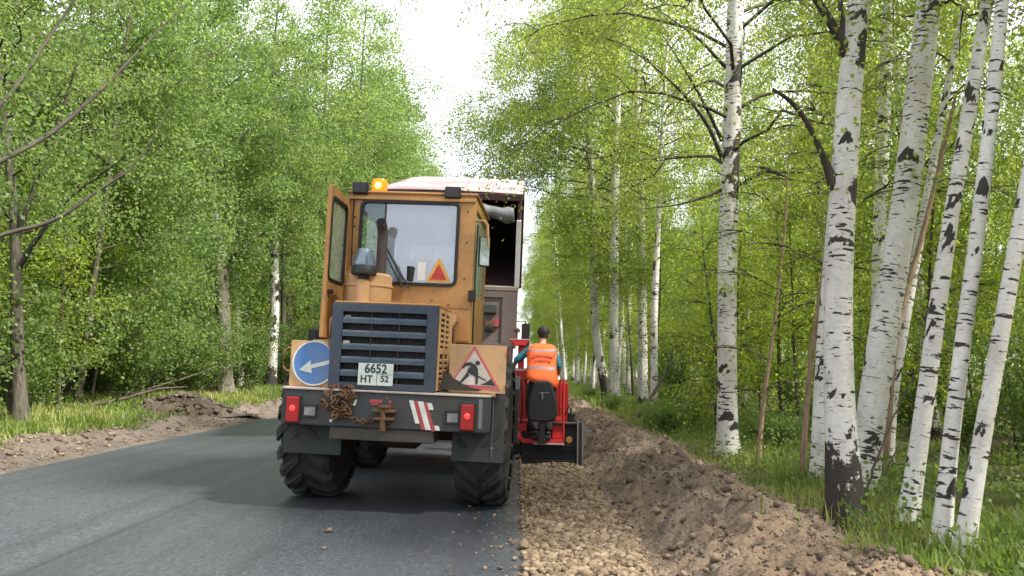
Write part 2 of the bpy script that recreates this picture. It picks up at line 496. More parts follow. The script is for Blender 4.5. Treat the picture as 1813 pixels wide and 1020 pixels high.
M['lamp_clear'] = plain('lamp_lens_grey', (0.24, 0.24, 0.235), 0.25)
M['beacon'] = plain('amber_beacon', (0.75, 0.20, 0.01), 0.2, 0, (1.0, 0.27, 0.01), 0.35, 0.05)
M['beacon_glow'] = plain('lit_amber_bulb', (1.0, 0.6, 0.1), 0.3, 0, (1.0, 0.55, 0.08), 3.0, 0.05)
M['cab_trim'] = plain('cab_lining', (0.30, 0.32, 0.35), 0.8)
M['seat'] = plain('seat_fabric', (0.06, 0.065, 0.075), 0.9)
M['maroon'] = paint('maroon_steel', (0.080, 0.032, 0.034), (0.055, 0.04, 0.034), 0.6, 0.6, 2.0, 0.7)
M['taupe'] = paint('dusty_brown_steel', (0.150, 0.118, 0.105), (0.10, 0.08, 0.07), 0.6, 0.7, 2.0, 0.75)
M['tarp'] = paint('pink_white_tarp', (0.52, 0.39, 0.39), (0.46, 0.27, 0.27), 0.75, 0.6, 1.0, 0.92)
M['tarp_roll'] = paint('grey_tarp_roll', (0.20, 0.21, 0.21), (0.07, 0.07, 0.07), 0.7, 0.7, 7.0, 0.6)
M['red'] = paint('red_machine_paint', (0.55, 0.022, 0.020), (0.22, 0.06, 0.045), 0.35, 0.38, 4.0, 0.65)
M['dark_steel'] = paint('worn_dark_steel', (0.022, 0.024, 0.029), (0.075, 0.065, 0.055), 0.5, 0.5, 5.0)
M['bare_steel'] = paint('scuffed_steel', (0.17, 0.17, 0.165), (0.11, 0.09, 0.07), 0.6, 0.45, 6.0)
M['skin'] = plain('skin', (0.50, 0.25, 0.17), 0.55)
M['vest'] = plain('orange_vest', (0.88, 0.125, 0.020), 0.75, var=0.08, scale=9)
M['band'] = plain('grey_reflective_band', (0.30, 0.22, 0.22), 0.5)
M['vest_ink'] = plain('red_brown_print', (0.42, 0.045, 0.03), 0.7)
M['shirt'] = plain('teal_cloth', (0.035, 0.20, 0.27), 0.85)
M['trouser'] = plain('black_cloth', (0.012, 0.013, 0.016), 0.8)
M['cap'] = plain('black_cap', (0.014, 0.014, 0.016), 0.7)
M['shoe'] = plain('black_shoe', (0.016, 0.015, 0.015), 0.5)


def glass_mat(name, film_sheen, f_film_sheen, f_gloss, tint):  # diffuse layer carries painted reflection on panes, smoke tint on the bowl
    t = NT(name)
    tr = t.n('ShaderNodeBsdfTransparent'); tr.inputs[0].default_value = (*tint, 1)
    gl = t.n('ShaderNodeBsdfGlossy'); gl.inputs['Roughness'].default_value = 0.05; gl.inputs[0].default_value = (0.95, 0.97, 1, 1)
    df = t.n('ShaderNodeBsdfDiffuse'); df.inputs[0].default_value = (*film_sheen, 1)
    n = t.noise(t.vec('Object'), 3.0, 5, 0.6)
    m1 = t.n('ShaderNodeMixShader'); t.l(t.ramp(n, [(0.3, f_film_sheen * 0.6), (0.75, f_film_sheen * 1.4)]), m1.inputs[0]); t.l(tr.outputs[0], m1.inputs[1]); t.l(df.outputs[0], m1.inputs[2])
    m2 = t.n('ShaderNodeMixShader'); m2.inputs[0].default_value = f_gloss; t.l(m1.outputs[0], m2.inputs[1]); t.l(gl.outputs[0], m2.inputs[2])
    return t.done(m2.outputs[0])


M['glass'] = glass_mat('pale_sheen_window_glass', (0.48, 0.50, 0.56), 0.24, 0.15, (0.80, 0.86, 0.92))  # pale diffuse layer: sky reflection painted into the pane
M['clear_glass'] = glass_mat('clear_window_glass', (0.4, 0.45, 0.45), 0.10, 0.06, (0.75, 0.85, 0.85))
M['door_glass'] = glass_mat('door_glass', (0.50, 0.55, 0.44), 0.46, 0.15, (0.80, 0.86, 0.78))  # greenish diffuse layer: pale reflection put into the colour
M['cup_glass'] = glass_mat('smoky_plastic', (0.12, 0.17, 0.24), 0.65, 0.12, (0.45, 0.55, 0.65))
M['mirror'] = plain('mirror_glass', (0.55, 0.6, 0.6), 0.05, 1.0)
# ------------------------------------------------------------------ terrain
_hash = RNG.random((256, 256))


def vnoise(x, y, s=1.0, seed=0):
    x = np.asarray(x, float) * s + seed * 17.3; y = np.asarray(y, float) * s + seed * 9.1
    xi = np.floor(x).astype(int); yi = np.floor(y).astype(int)
    fx = x - xi; fy = y - yi
    fx = fx * fx * (3 - 2 * fx); fy = fy * fy * (3 - 2 * fy)
    g = lambda a, b: _hash[a & 255, b & 255]
    return (g(xi, yi) * (1 - fx) + g(xi + 1, yi) * fx) * (1 - fy) + (g(xi, yi + 1) * (1 - fx) + g(xi + 1, yi + 1) * fx) * fy - 0.5


def fbm(x, y, s=1.0, oct=4, seed=0, gain=0.5):
    a, t = 1.0, 0.0
    for i in range(oct):
        t = t + a * vnoise(x, y, s * 2 ** i, seed + i); a *= gain
    return t


ROAD_L, ROAD_R, ROAD_C = -6.35, 0.11, -3.1


def road_z(x):
    x = np.asarray(x, float)
    return 0.085 * (1 - np.abs(x - ROAD_C) / 3.22)


BX = [0.05, 0.6, 1.02, 1.2, 1.42, 1.70, 1.95, 2.3, 2.6, 2.9, 3.3]
BZ = [-0.13, -0.15, -0.16, -0.10, 0.06, 0.25, 0.29, 0.20, 0.10, 0.02, -0.12]


def bank_h(x, y):
    x = np.asarray(x, float); y = np.asarray(y, float)
    w = fbm(y, y * 0 + 3.3, 0.35, 3, 5) * 0.55
    h = np.interp(x - w * np.clip((x - 1.0) * 1.2, 0, 1), BX, BZ)
    amp = np.clip((x - 0.95) / 0.5, 0, 1) * np.clip((3.2 - x) / 0.4, 0, 1)
    slope = np.clip((x - 1.1) / 0.3, 0, 1) * np.clip((2.2 - x) / 0.4, 0, 1)
    ridge = np.abs(fbm(y * 1.0 - x * 0.9, x * 0.30, 7.0, 3, 11)) * -0.17 * slope
    return h + amp * (fbm(x, y, 1.1, 4, 2) * 0.20 + fbm(x, y, 6.0, 4, 8) * 0.12) + ridge + fbm(x, y, 9, 2, 4) * 0.012


VX = [-7.9, -7.6, -7.35, -7.1, -6.88, -6.65, -6.45, -6.2]
VZ = [0.10, 0.22, 0.20, 0.20, 0.13, 0.07, 0.025, -0.05]


def verge_h(x, y):
    x = np.asarray(x, float); y = np.asarray(y, float)
    w = fbm(y, y * 0 + 7.7, 0.3, 3, 15) * 0.5
    h = np.interp(x + w * np.clip((-6.6 - x), 0, 1), VX, VZ)
    amp = np.clip((-6.45 - x) / 0.4, 0, 1) * np.clip((x + 7.9) / 0.3, 0, 1)
    clods = np.maximum(0, fbm(x, y, 2.6, 4, 25) - 0.05) * 0.26
    return h + amp * (fbm(x, y, 0.9, 3, 21) * 0.10 + clods + fbm(x, y, 9.0, 2, 23) * 0.03)


GX = [-400, -60, -20, -9.0, -7.7, -7.4, -6.6, -6.3, 0.0, 0.2, 1.0, 1.6, 2.6, 3.0, 3.4, 6, 20, 60, 400]
GZ = [1.5, 0.6, 0.45, 0.33, 0.20, 0.06, -0.03, -0.10, -0.14, -0.25, -0.30, -0.14, -0.05, 0.00, 0.05, 0.02, 0.10, 0.4, 1.5]


def ground_h(x, y):
    x = np.asarray(x, float); y = np.asarray(y, float)
    h = np.interp(x, GX, GZ)
    out = np.clip((np.abs(x + 3.1) - 5.6) / 1.5, 0, 1)
    return h + out * (fbm(x, y, 0.35, 3, 31) * 0.16 + fbm(x, y, 2.0, 3, 33) * 0.06)


def sheet(name, xs, ys, hf, mat, kind='structure'):
    X, Y = np.meshgrid(xs, ys)
    Z = hf(X, Y)
    V = np.stack([X, Y, Z], -1).reshape(-1, 3)
    nx, ny = len(xs), len(ys)
    i = np.arange(nx * ny).reshape(ny, nx)
    Fq = np.stack([i[:-1, :-1], i[:-1, 1:], i[1:, 1:], i[1:, :-1]], -1).reshape(-1, 4)
    me = np_mesh(name, V, Fq, smooth=True)
    o = link(name, me, mat)
    tag(o, kind=kind)
    return o


def yspace(y0, y1, n, pw=2.0):
    return y0 + (y1 - y0) * np.linspace(0, 1, n) ** pw


ys_g = np.concatenate([[-300, -120, -50, -20, -8], yspace(-4, 160, 330, 2.0), [200, 300, 500, 900, 1500]])
xs_g = np.concatenate([[-400, -200, -100, -60, -40], np.linspace(-30, -10, 40), np.linspace(-9.7, -6.2, 36), [-5, -3, -1, 0], np.linspace(0.2, 9, 80), np.linspace(9.5, 30, 36), [40, 60, 100, 200, 400]])
sheet('ground', xs_g, ys_g, ground_h, M['floor'])
xs_r = np.concatenate([np.linspace(ROAD_L, ROAD_C, 14), np.linspace(ROAD_C, ROAD_R, 14)[1:]])


def road_edge_h(X, Y): return road_z(X) + 0 * Y


road = sheet('road', xs_r, np.concatenate([[-30, -10, 0], np.arange(2, 26, 0.05), yspace(26, 400, 120, 2.0)]), road_edge_h, M['asphalt'])
# uneven edges of the fresh asphalt, and its thickness
me = road.data
co = np.zeros(len(me.vertices) * 3, np.float32); me.vertices.foreach_get('co', co); co = co.reshape(-1, 3)
e = np.abs(co[:, 0] - ROAD_R) < 1e-3; co[e, 0] += vnoise(co[e, 1], co[e, 1] * 0, 2.2, 3) * 0.05 + vnoise(co[e, 1], co[e, 1] * 0, 9.0, 6) * 0.045; co[e, 2] -= 0.025
e = np.abs(co[:, 0] - ROAD_L) < 1e-3; co[e, 0] += vnoise(co[e, 1], co[e, 1] * 0, 1.4, 4) * 0.12 + vnoise(co[e, 1], co[e, 1] * 0, 6.0, 7) * 0.07; co[e, 2] -= 0.01
me.vertices.foreach_set('co', co.ravel()); me.update()

bank_xs = np.concatenate([np.linspace(0.02, 0.9, 14), np.linspace(0.95, 3.3, 86)])
sheet('soil_bank', bank_xs, yspace(3.2, 130, 700, 2.3), bank_h, M['bank'])
sheet('soil_verge', np.linspace(-7.9, -6.2, 50), yspace(5.0, 120, 420, 2.0), verge_h, M['verge'])


def gravel_h(X, Y):
    return -0.085 + fbm(X, Y, 2.5, 3, 41) * 0.05 - 0.10 * np.clip((X - 0.98) / 0.25, 0, 1) + 0.04 * np.clip((0.14 - X) / 0.1, 0, 1)


sheet('gravel_shoulder', np.linspace(0.04, 1.26, 40), np.linspace(3.2, 12.75, 240), gravel_h, M['trench'])

# --- stones and clods
_ph = (1 + 5 ** 0.5) / 2
ICO_V = np.array([(-1, _ph, 0), (1, _ph, 0), (-1, -_ph, 0), (1, -_ph, 0), (0, -1, _ph), (0, 1, _ph), (0, -1, -_ph), (0, 1, -_ph), (_ph, 0, -1), (_ph, 0, 1), (-_ph, 0, -1), (-_ph, 0, 1)]) / 1.9
ICO_F = np.array([(0, 11, 5), (0, 5, 1), (0, 1, 7), (0, 7, 10), (0, 10, 11), (1, 5, 9), (5, 11, 4), (11, 10, 2), (10, 7, 6), (7, 1, 8), (3, 9, 4), (3, 4, 2), (3, 2, 6), (3, 6, 8), (3, 8, 9), (4, 9, 5), (2, 4, 11), (6, 2, 10), (8, 6, 7), (9, 8, 1)])


def rand_rot(n, rng):
    q = rng.normal(size=(n, 4)); q /= np.linalg.norm(q, axis=1)[:, None]
    w, x, y, z = q.T
    return np.stack([np.stack([1 - 2 * (y * y + z * z), 2 * (x * y - z * w), 2 * (x * z + y * w)], -1),
                     np.stack([2 * (x * y + z * w), 1 - 2 * (x * x + z * z), 2 * (y * z - x * w)], -1),
                     np.stack([2 * (x * z - y * w), 2 * (y * z + x * w), 1 - 2 * (x * x + y * y)], -1)], 1)


def stones(name, P, size, mat, rng, flat=0.75, jag=0.30):
    n = len(P)
    loc = ICO_V[None] * (1 + rng.uniform(-jag, jag, (n, 12, 1)))
    loc = loc * (size[:, None, None] * rng.uniform(0.7, 1.3, (n, 1, 3)))
    loc = np.einsum('nij,nkj->nki', rand_rot(n, rng), loc)
    loc[..., 2] *= flat
    V = (loc + P[:, None, :]).reshape(-1, 3)
    Fq = (ICO_F[None] + (np.arange(n) * 12)[:, None, None]).reshape(-1, 3)
    tint = np.repeat(rng.random(n), 20)
    o = link(name, np_mesh(name, V, Fq, {'tint': ('FACE', 'FLOAT', tint)}), mat)
    return tag(o, kind='stuff')


n = 15000
gy = 3.6 + 9.1 * RNG.random(n) ** 1.25; gx = np.where(RNG.random(n) < 0.03, 0.12 - RNG.exponential(0.22, n), RNG.uniform(0.09, 1.2, n))
gs = np.clip(RNG.lognormal(-3.95, 0.38, n), 0.008, 0.045)
keep = gx < 1.06 + 0.12 * vnoise(gy, gy * 0, 1.5, 9) + 0.06 * RNG.random(n)
gx, gy, gs = gx[keep], gy[keep], gs[keep]
gs = np.where(gx < 0.09, gs * 0.45, gs)
stones('gravel', np.stack([gx, gy, np.where(gx < 0.10, road_z(gx), gravel_h(gx, gy)) + gs * 0.35], -1), gs, M['gravel'], RNG)
n = 30000
cy_ = 4.0 + 60 * RNG.random(n) ** 2.2; cx_ = RNG.uniform(1.0, 3.1, n)
cs = np.clip(RNG.lognormal(-4.95, 0.5, n), 0.003, 0.03)
m_ = RNG.random(n) < 0.03; cs = np.where(m_, RNG.uniform(0.02, 0.05, n), cs)
stones('soil_clods', np.stack([cx_, cy_, bank_h(cx_, cy_) + cs * 0.25], -1), cs, M['clod'], RNG, 0.8, 0.3)
n = 6000
cy_ = 8 + 50 * RNG.random(n) ** 1.8; cx_ = RNG.uniform(-7.55, -6.42, n)
cs = np.clip(RNG.lognormal(-4.3, 0.6, n), 0.006, 0.06)
stones('verge_clods', np.stack([cx_, cy_, verge_h(cx_, cy_) + cs * 0.2], -1), cs, M['clod'], RNG, 0.7, 0.3)

# ------------------------------------------------------------------ leaves and grass
def leaves(P, size, rng, hang=0.6, wide=0.62):
    """one kite of four points per leaf"""
    n = len(P)
    t = rng.normal(size=(n, 3)) * 0.75; t[:, 2] -= hang
    t /= np.linalg.norm(t, axis=1)[:, None]
    q = rng.normal(size=(n, 3))
    s = np.cross(t, q); s /= np.linalg.norm(s, axis=1)[:, None] + 1e-9
    L = (size * rng.uniform(0.7, 1.35, n))[:, None]
    V = np.stack([P, P + t * L * 0.42 + s * L * wide * 0.5, P + t * L, P + t * L * 0.42 - s * L * wide * 0.5], 1).reshape(-1, 3)
    return V, np.arange(4 * n).reshape(-1, 4)


def blades(name, X, Y, Z, H, rng, mat, w=0.008, flop=0.75):
    n = len(X)
    a = rng.uniform(0, 2 * pi, n); lean = rng.uniform(0.1, flop, n) * H
    d = np.stack([np.cos(a), np.sin(a), 0 * a], -1); s = np.stack([-np.sin(a), np.cos(a), 0 * a], -1) * (w * rng.uniform(0.7, 1.5, n))[:, None]
    b = np.stack([X, Y, Z - 0.02], -1)
    m1 = b + d * (lean * 0.3)[:, None] + np.array([0, 0, 1]) * (H * 0.6)[:, None]
    tp = b + d * lean[:, None] + np.array([0, 0, 1]) * H[:, None]
    V = np.stack([b - s, b + s, m1 + s * 0.8, m1 - s * 0.8, tp + s * 0.15, tp - s * 0.15], 1).reshape(-1, 3)
    k = (np.arange(n) * 6)[:, None]
    Fq = np.concatenate([k + np.array([[0, 1, 2, 3]]), k + np.array([[3, 2, 4, 5]])], 1).reshape(-1, 4)
    patch = np.clip(0.45 + fbm(X, Y, 0.9, 3, 51) * 0.7 + rng.normal(size=n) * 0.16, 0, 1)
    o = link(name, np_mesh(name, V, Fq, {'tint': ('FACE', 'FLOAT', np.repeat(patch, 2))}), mat)
    return tag(o, kind='stuff')


def grass_patch(name, n, x0, x1, y0, y1, hmin, hmax, py=1.6, thr=None, hf=ground_h, w=0.008):
    Y = y0 + (y1 - y0) * RNG.random(n) ** py; X = RNG.uniform(x0, x1, n)
    dens = fbm(X, Y, 0.8, 3, 61)
    if thr is not None:
        k = dens + RNG.normal(size=n) * 0.15 > thr(X, Y); X, Y, dens = X[k], Y[k], dens[k]
    H = RNG.uniform(hmin, hmax, len(X)) * np.clip(1 + dens * 0.9, 0.4, 1.6)
    return blades(name, X, Y, hf(X, Y), H, RNG, M['grass'], w)


def hmax_r(X, Y): return np.maximum(ground_h(X, Y), bank_h(X, Y) - 0.03)
def hmax_l(X, Y): return np.maximum(ground_h(X, Y), np.where(X > -7.85, verge_h(np.minimum(X, -6.6), Y) - 0.03, -9))


grass_patch('grass', 60000, 2.35, 8.5, 4.6, 24, 0.04, 0.16, 1.5, lambda X, Y: -0.05 + np.clip(2.95 - X, 0, 1) * 1.3, hmax_r)
grass_patch('grass', 80000, -12.0, -6.9, 8, 62, 0.08, 0.24, 1.4, lambda X, Y: -0.60 + np.clip(X + 7.7, 0, 1) * 1.5, hmax_l, 0.012)
grass_patch('grass', 22000, 2.4, 5.4, 24, 80, 0.10, 0.26, 1.1, lambda X, Y: -0.35 + np.clip(3.0 - X, 0, 1) * 0.9, hmax_r, 0.02)

n = 9000
dx = RNG.uniform(1.75, 3.2, n); dy = 4.6 + 34 * RNG.random(n) ** 1.7
k = fbm(dx, dy, 1.5, 3, 67) + (dx - 2.4) * 0.3 > -0.02; dx, dy = dx[k], dy[k]
blades('dry_grass', dx, dy, hmax_r(dx, dy), RNG.uniform(0.015, 0.075, len(dx)), RNG, M['dry_grass'], 0.004, 3.2)

n = 80000
wx = np.concatenate([RNG.uniform(2.7, 14, n), RNG.uniform(-20, -8.9, n)])
wy = np.concatenate([5.0 + 50 * RNG.random(n) ** 1.4, 7 + 60 * RNG.random(n) ** 1.3])
k = fbm(wx, wy, 0.6, 3, 71) > -0.12
wx, wy = wx[k], wy[k]
wz = np.where(wx > 0, hmax_r(wx, wy), ground_h(wx, wy)) + RNG.random(len(wx)) ** 1.5 * 0.55 * np.clip(0.6 + fbm(wx, wy, 0.5, 3, 73) * 1.6, 0.15, 1.5)
V, Fq = leaves(np.stack([wx, wy, wz], -1), 0.055, RNG, 0.0, 0.75)
tag(link('undergrowth', np_mesh('undergrowth', V, Fq, {'tint': ('FACE', 'FLOAT', RNG.random(len(Fq)))}), M['leaf_shrub']), kind='stuff')

# ------------------------------------------------------------------ trees
def np_tube(pts, rad, n, darkf=None, along0=0.0):
    """tapered tube with bark coordinates; returns V, F, bark, dark"""
    pts = np.asarray(pts, float); rad = np.asarray(rad, float); k = len(pts)
    t = np.gradient(pts, axis=0); t /= np.linalg.norm(t, axis=1)[:, None] + 1e-9
    ref = np.where(np.abs(t[:, 2:3]) < 0.92, np.array([[0, 0, 1.0]]), np.array([[0, 1.0, 0]]))
    if np.abs(t[:, 2]).mean() > 0.6: ref = np.tile([[0, 1.0, 0]], (k, 1))
    a = np.cross(t, ref); a /= np.linalg.norm(a, axis=1)[:, None] + 1e-9
    b = np.cross(t, a)
    th = np.linspace(0, 2 * pi, n, endpoint=False)
    ring = a[:, None, :] * np.cos(th)[None, :, None] + b[:, None, :] * np.sin(th)[None, :, None]
    V = pts[:, None, :] + ring * (rad[:, None, None] if rad.ndim == 1 else rad[:, :, None])
    seg = np.concatenate([[0], np.cumsum(np.linalg.norm(np.diff(pts, axis=0), axis=1))]) + along0
    r1 = rad if rad.ndim == 1 else rad.mean(1)
    bark = np.stack([np.cos(th)[None, :] * r1[:, None], np.sin(th)[None, :] * r1[:, None], np.repeat(seg[:, None], n, 1)], -1)
    dark = np.zeros((k, n)) if darkf is None else darkf(np.repeat(seg[:, None], n, 1), np.repeat(th[None], k, 0))
    i = np.arange(k * n).reshape(k, n)
    Fq = np.stack([i[:-1], np.roll(i, -1, 1)[:-1], np.roll(i, -1, 1)[1:], i[1:]], -1).reshape(-1, 4)
    return V.reshape(-1, 3), Fq, bark.reshape(-1, 3), dark.reshape(-1)


def merge(parts):
    Vs, Fs, Bs, Ds, o = [], [], [], [], 0
    for V, Fq, B, D in parts:
        Vs.append(V); Fs.append(Fq + o); Bs.append(B); Ds.append(D); o += len(V)
    return np.concatenate(Vs), np.concatenate(Fs), np.concatenate(Bs), np.concatenate(Ds)


def bark_mesh(name, parts, smooth=True):
    V, Fq, B, D = merge(parts)
    return np_mesh(name, V, Fq, {'bark': ('POINT', 'FLOAT_VECTOR', B), 'dark': ('POINT', 'FLOAT', D)}, smooth)


def resample(pts, rad, step):
    pts = np.asarray(pts, float); rad = np.asarray(rad, float)
    s = np.concatenate([[0], np.cumsum(np.linalg.norm(np.diff(pts, axis=0), axis=1))])
    n = max(4, int(s[-1] / step)); u = np.linspace(0, s[-1], n)
    # smooth through a Catmull-like blur
    P = np.stack([np.interp(u, s, pts[:, j]) for j in range(3)], -1)
    w = max(1, int(n / (len(pts) * 2.5)))
    for _ in range(2):
        Q = np.concatenate([np.repeat(P[:1], w, 0), P, np.repeat(P[-1:], w, 0)])
        C = np.cumsum(np.concatenate([np.zeros((1, 3)), Q])[:, :], 0)
        S_ = (C[2 * w + 1:] - C[:-2 * w - 1]) / (2 * w + 1)
        S_[0], S_[-1] = P[0], P[-1]; P = S_
    return P, np.interp(u, s, rad)


def grow(trunk, rad, rng, cb, R, nl, up, droop, nleaf, lsize, hang, subs=5, prof='birch', spread=0.115, hangdrop=0.0, wide=0.62, lim_r=0.35, az_range=None, bias=None):
    """limbs and leaves for a trunk polyline; returns (branch parts, leaf V, leaf F, tint)"""
    trunk = np.asarray(trunk); H = trunk[-1, 2]; z0 = trunk[0, 2]
    zc = z0 + cb
    br, seg_p, seg_w, seg_id = [], [], [], []
    for i in range(nl):
        t = (i + rng.random()) / nl
        z = zc + (H - zc) * t * 0.97
        c = np.array([np.interp(z, trunk[:, 2], trunk[:, j]) for j in range(3)])
        tr = np.interp(z, trunk[:, 2], rad)
        pf = (0.55 + 1.5 * t) if t < 0.3 else 1.0 * (1 - (t - 0.3) / 0.7) ** 0.75 + 0.10
        if prof == 'tall': pf = (0.75 + 0.6 * t) if t < 0.5 else 1.05 * (1 - (t - 0.5) / 0.5) ** 0.6 + 0.12
        L = R * pf * rng.uniform(0.7, 1.2)
        az = i * 2.39996 + rng.normal() * 0.5
        if bias is not None and t < 0.30: L *= 0.45
        if bias is not None and t >= 0.30 and i % 2: az = bias + rng.normal() * 0.40
        if az_range is not None: az = rng.uniform(*az_range)
        el = up * rng.uniform(0.6, 1.25) * (0.8 + 0.5 * t)
        u = np.linspace(0, 1, 7)
        dh = np.array([cos(az), sin(az), 0])
        side = np.array([-sin(az), cos(az), 0]); bend = rng.normal() * 0.16
        P = c + (u * L * cos(el))[:, None] * dh + (u * u * L * bend)[:, None] * side + np.stack([0 * u, 0 * u, L * (sin(el) * u - droop * u ** 2.2)], -1)
        P[1:-1] += rng.normal(size=(5, 3)) * L * 0.018
        r0 = min(tr * 0.45, 0.010 + 0.009 * L, 0.034)
        br.append(np_tube(P, np.linspace(r0, 0.004, 7), 5, None, rng.random() * 9))
        segs = [P]
        for j in range(subs):
            us = rng.uniform(0.25, 0.98)
            b0 = np.array([np.interp(us, u, P[:, q]) for q in range(3)])
            a2 = az + rng.choice([-1, 1]) * rng.uniform(0.4, 1.1)
            L2 = L * rng.uniform(0.25, 0.5) * (1.15 - 0.5 * us) + 0.25
            e2 = el * rng.uniform(0.2, 0.9)
            u2 = np.linspace(0, 1, 5)
            Q = b0 + (u2 * L2 * cos(e2))[:, None] * np.array([cos(a2), sin(a2), 0]) + np.stack([0 * u2, 0 * u2, L2 * (sin(e2) * u2 - (droop * 1.3) * u2 ** 2)], -1)
            br.append(np_tube(Q, np.linspace(0.011, 0.003, 5), 4, None, rng.random() * 9))
            segs.append(Q)
        for q, sg in enumerate(segs):
            ln = np.linalg.norm(sg[-1] - sg[0])
            seg_p.append(sg); seg_w.append(ln * (0.7 if q == 0 else 1.0)); seg_id.append(rng.random())
    w = np.array(seg_w); w /= w.sum()
    ch = rng.choice(len(w), nleaf, p=w)
    uu = np.where(rng.random(nleaf) < 0.85, rng.uniform(0.3, 1.05, nleaf), rng.uniform(0.1, 1.0, nleaf))
    P = np.zeros((nleaf, 3))
    for i, sg in enumerate(seg_p):
        k = ch == i
        if not k.any(): continue
        ui = np.linspace(0, 1, len(sg))
        P[k] = np.stack([np.interp(uu[k], ui, sg[:, j]) for j in range(3)], -1)
    # twigs: leaves gather round points along the branch
    nt = 9
    tw = rng.normal(size=(len(seg_p), nt, 3)) * spread * 1.5
    ti = np.clip((uu * nt).astype(int), 0, nt - 1)
    P += tw[ch, ti] + rng.normal(size=(nleaf, 3)) * spread
    if hangdrop > 0:
        P[:, 2] -= rng.exponential(hangdrop, nleaf) * (0.4 + rng.random(len(seg_p))[ch])
    V, Fq = leaves(P, lsize, rng, hang, wide)
    tint = np.clip(0.6 * np.array(seg_id)[ch] + 0.4 * rng.random(nleaf), 0, 1)
    return br, V, Fq, tint


def dark_fn(base_h, rng, joints=(), scars=26, H=14, upper=0.0):
    sc = [(rng.uniform(0.5, H), rng.uniform(0, 2 * pi), rng.uniform(0.05, 0.14), rng.uniform(0.6, 1.05)) for _ in range(scars)]

    def f(s, th):
        d = np.clip((base_h * (1.0 + 0.12 * np.cos(th * 2 + 1.0) + 0.25 * np.cos(th - 1.0)) - s) / max(base_h, .01) * 0.95, 0, 1) * 1.0
        for (z, a, h, k) in sc:
            da = np.abs((th - a + pi) % (2 * pi) - pi)
            v = s - z + da * 0.11                      # an inverted V round a branch scar
            d = np.maximum(d, k * np.exp(-(v / h * 1.9) ** 2) * np.clip(1.25 - da / 1.0, 0, 1))
        for (z, a, h) in joints:
            da = np.abs((th - a + pi) % (2 * pi) - pi)
            d = np.maximum(d, 0.95 * np.exp(-((s - z + 0.05 * da) / h) ** 2) * np.clip(1.6 - da / 1.3, 0, 1))
        return np.clip(d + upper * np.clip(s / H, 0, 1), 0, 1.1)
    return f


def trunk_profile(H, r, rng, lean=0.03, wob=0.10, n=14, flare=0.35):
    z = np.linspace(-0.15, H, n)
    a = rng.uniform(0, 2 * pi); l = rng.normal() * lean
    x = l * z * cos(a) + wob * np.cumsum(rng.normal(size=n)) * 0.35
    y = l * z * sin(a) + wob * np.cumsum(rng.normal(size=n)) * 0.35
    x -= x[0]; y -= y[0]
    t = np.clip(z / H, 0, 1)
    rr = r * (1 - t) ** 0.8 + 0.012 + r * flare * np.exp(-np.clip(z, 0, 9) / 0.25)
    return np.stack([x, y, z], -1), rr


def tree_kind(name, seed, H, r, cb, R, nl, up, droop, nleaf, lsize, hang, bark, leafm, step=0.5, sides=9, base_dark=0.8, **kw):
    rng = np.random.default_rng(seed)
    lean, wob = kw.pop('lean', 0.03), kw.pop('wob', 0.10)
    T, rad = trunk_profile(H, r, rng, lean, wob)
    P, rr = resample(T, rad, step)
    root = empty(name)
    f = dark_fn(base_dark, rng, (), int(H * 1.5), H, 0.25) if bark == 'birch' else None
    link('trunk', bark_mesh('trunk', [np_tube(P, rr, sides, f)]), M[bark], root)
    br, V, Fq, ti = grow(T, rad, rng, cb, R, nl, up, droop, nleaf, lsize, hang, **kw)
    link('branches', bark_mesh('branches', br), M['twig'], root)
    link('crown', np_mesh('crown', V, Fq, {'tint': ('FACE', 'FLOAT', ti)}), M[leafm], root)
    return root


BIRCH = [tree_kind('birch_tree', 100 + i, H, r, cb, R, 38, 0.75, 0.55, 36000, 0.070, 0.8, 'birch', 'leaf_birch', hangdrop=0.22, lean=0.05)
         for i, (H, r, cb, R) in enumerate([(17, .14, 3.6, 3.2), (15, .11, 2.6, 2.9), (18, .155, 4.5, 3.5), (13.5, .085, 2.2, 2.6)])]
WOOD = [tree_kind('woodland_tree', 200 + i, H, r, cb, R, 40, 0.62, 0.25, 26000, 0.100, 0.25, 'bark', 'leaf_wood', prof='tall', spread=0.2, subs=5, wide=0.75, lean=0.05, wob=0.16)
        for i, (H, r, cb, R) in enumerate([(17, .12, 2.2, 3.6), (15.5, .095, 1.6, 3.3), (18, .14, 3.2, 3.8), (13, .075, 1.4, 2.9)])]
SAPL = [tree_kind('sapling', 300 + i, H, r, cb, R, 16, 0.75, 0.25, 3400, 0.06, 0.3, 'bark', 'leaf_young', step=0.3, sides=6, spread=0.10, subs=4, wide=0.72, lean=0.08, wob=0.07)
        for i, (H, r, cb, R) in enumerate([(5.5, .028, 0.9, 1.3), (4.0, .022, 0.6, 1.1), (7.0, .038, 1.3, 1.5)])]


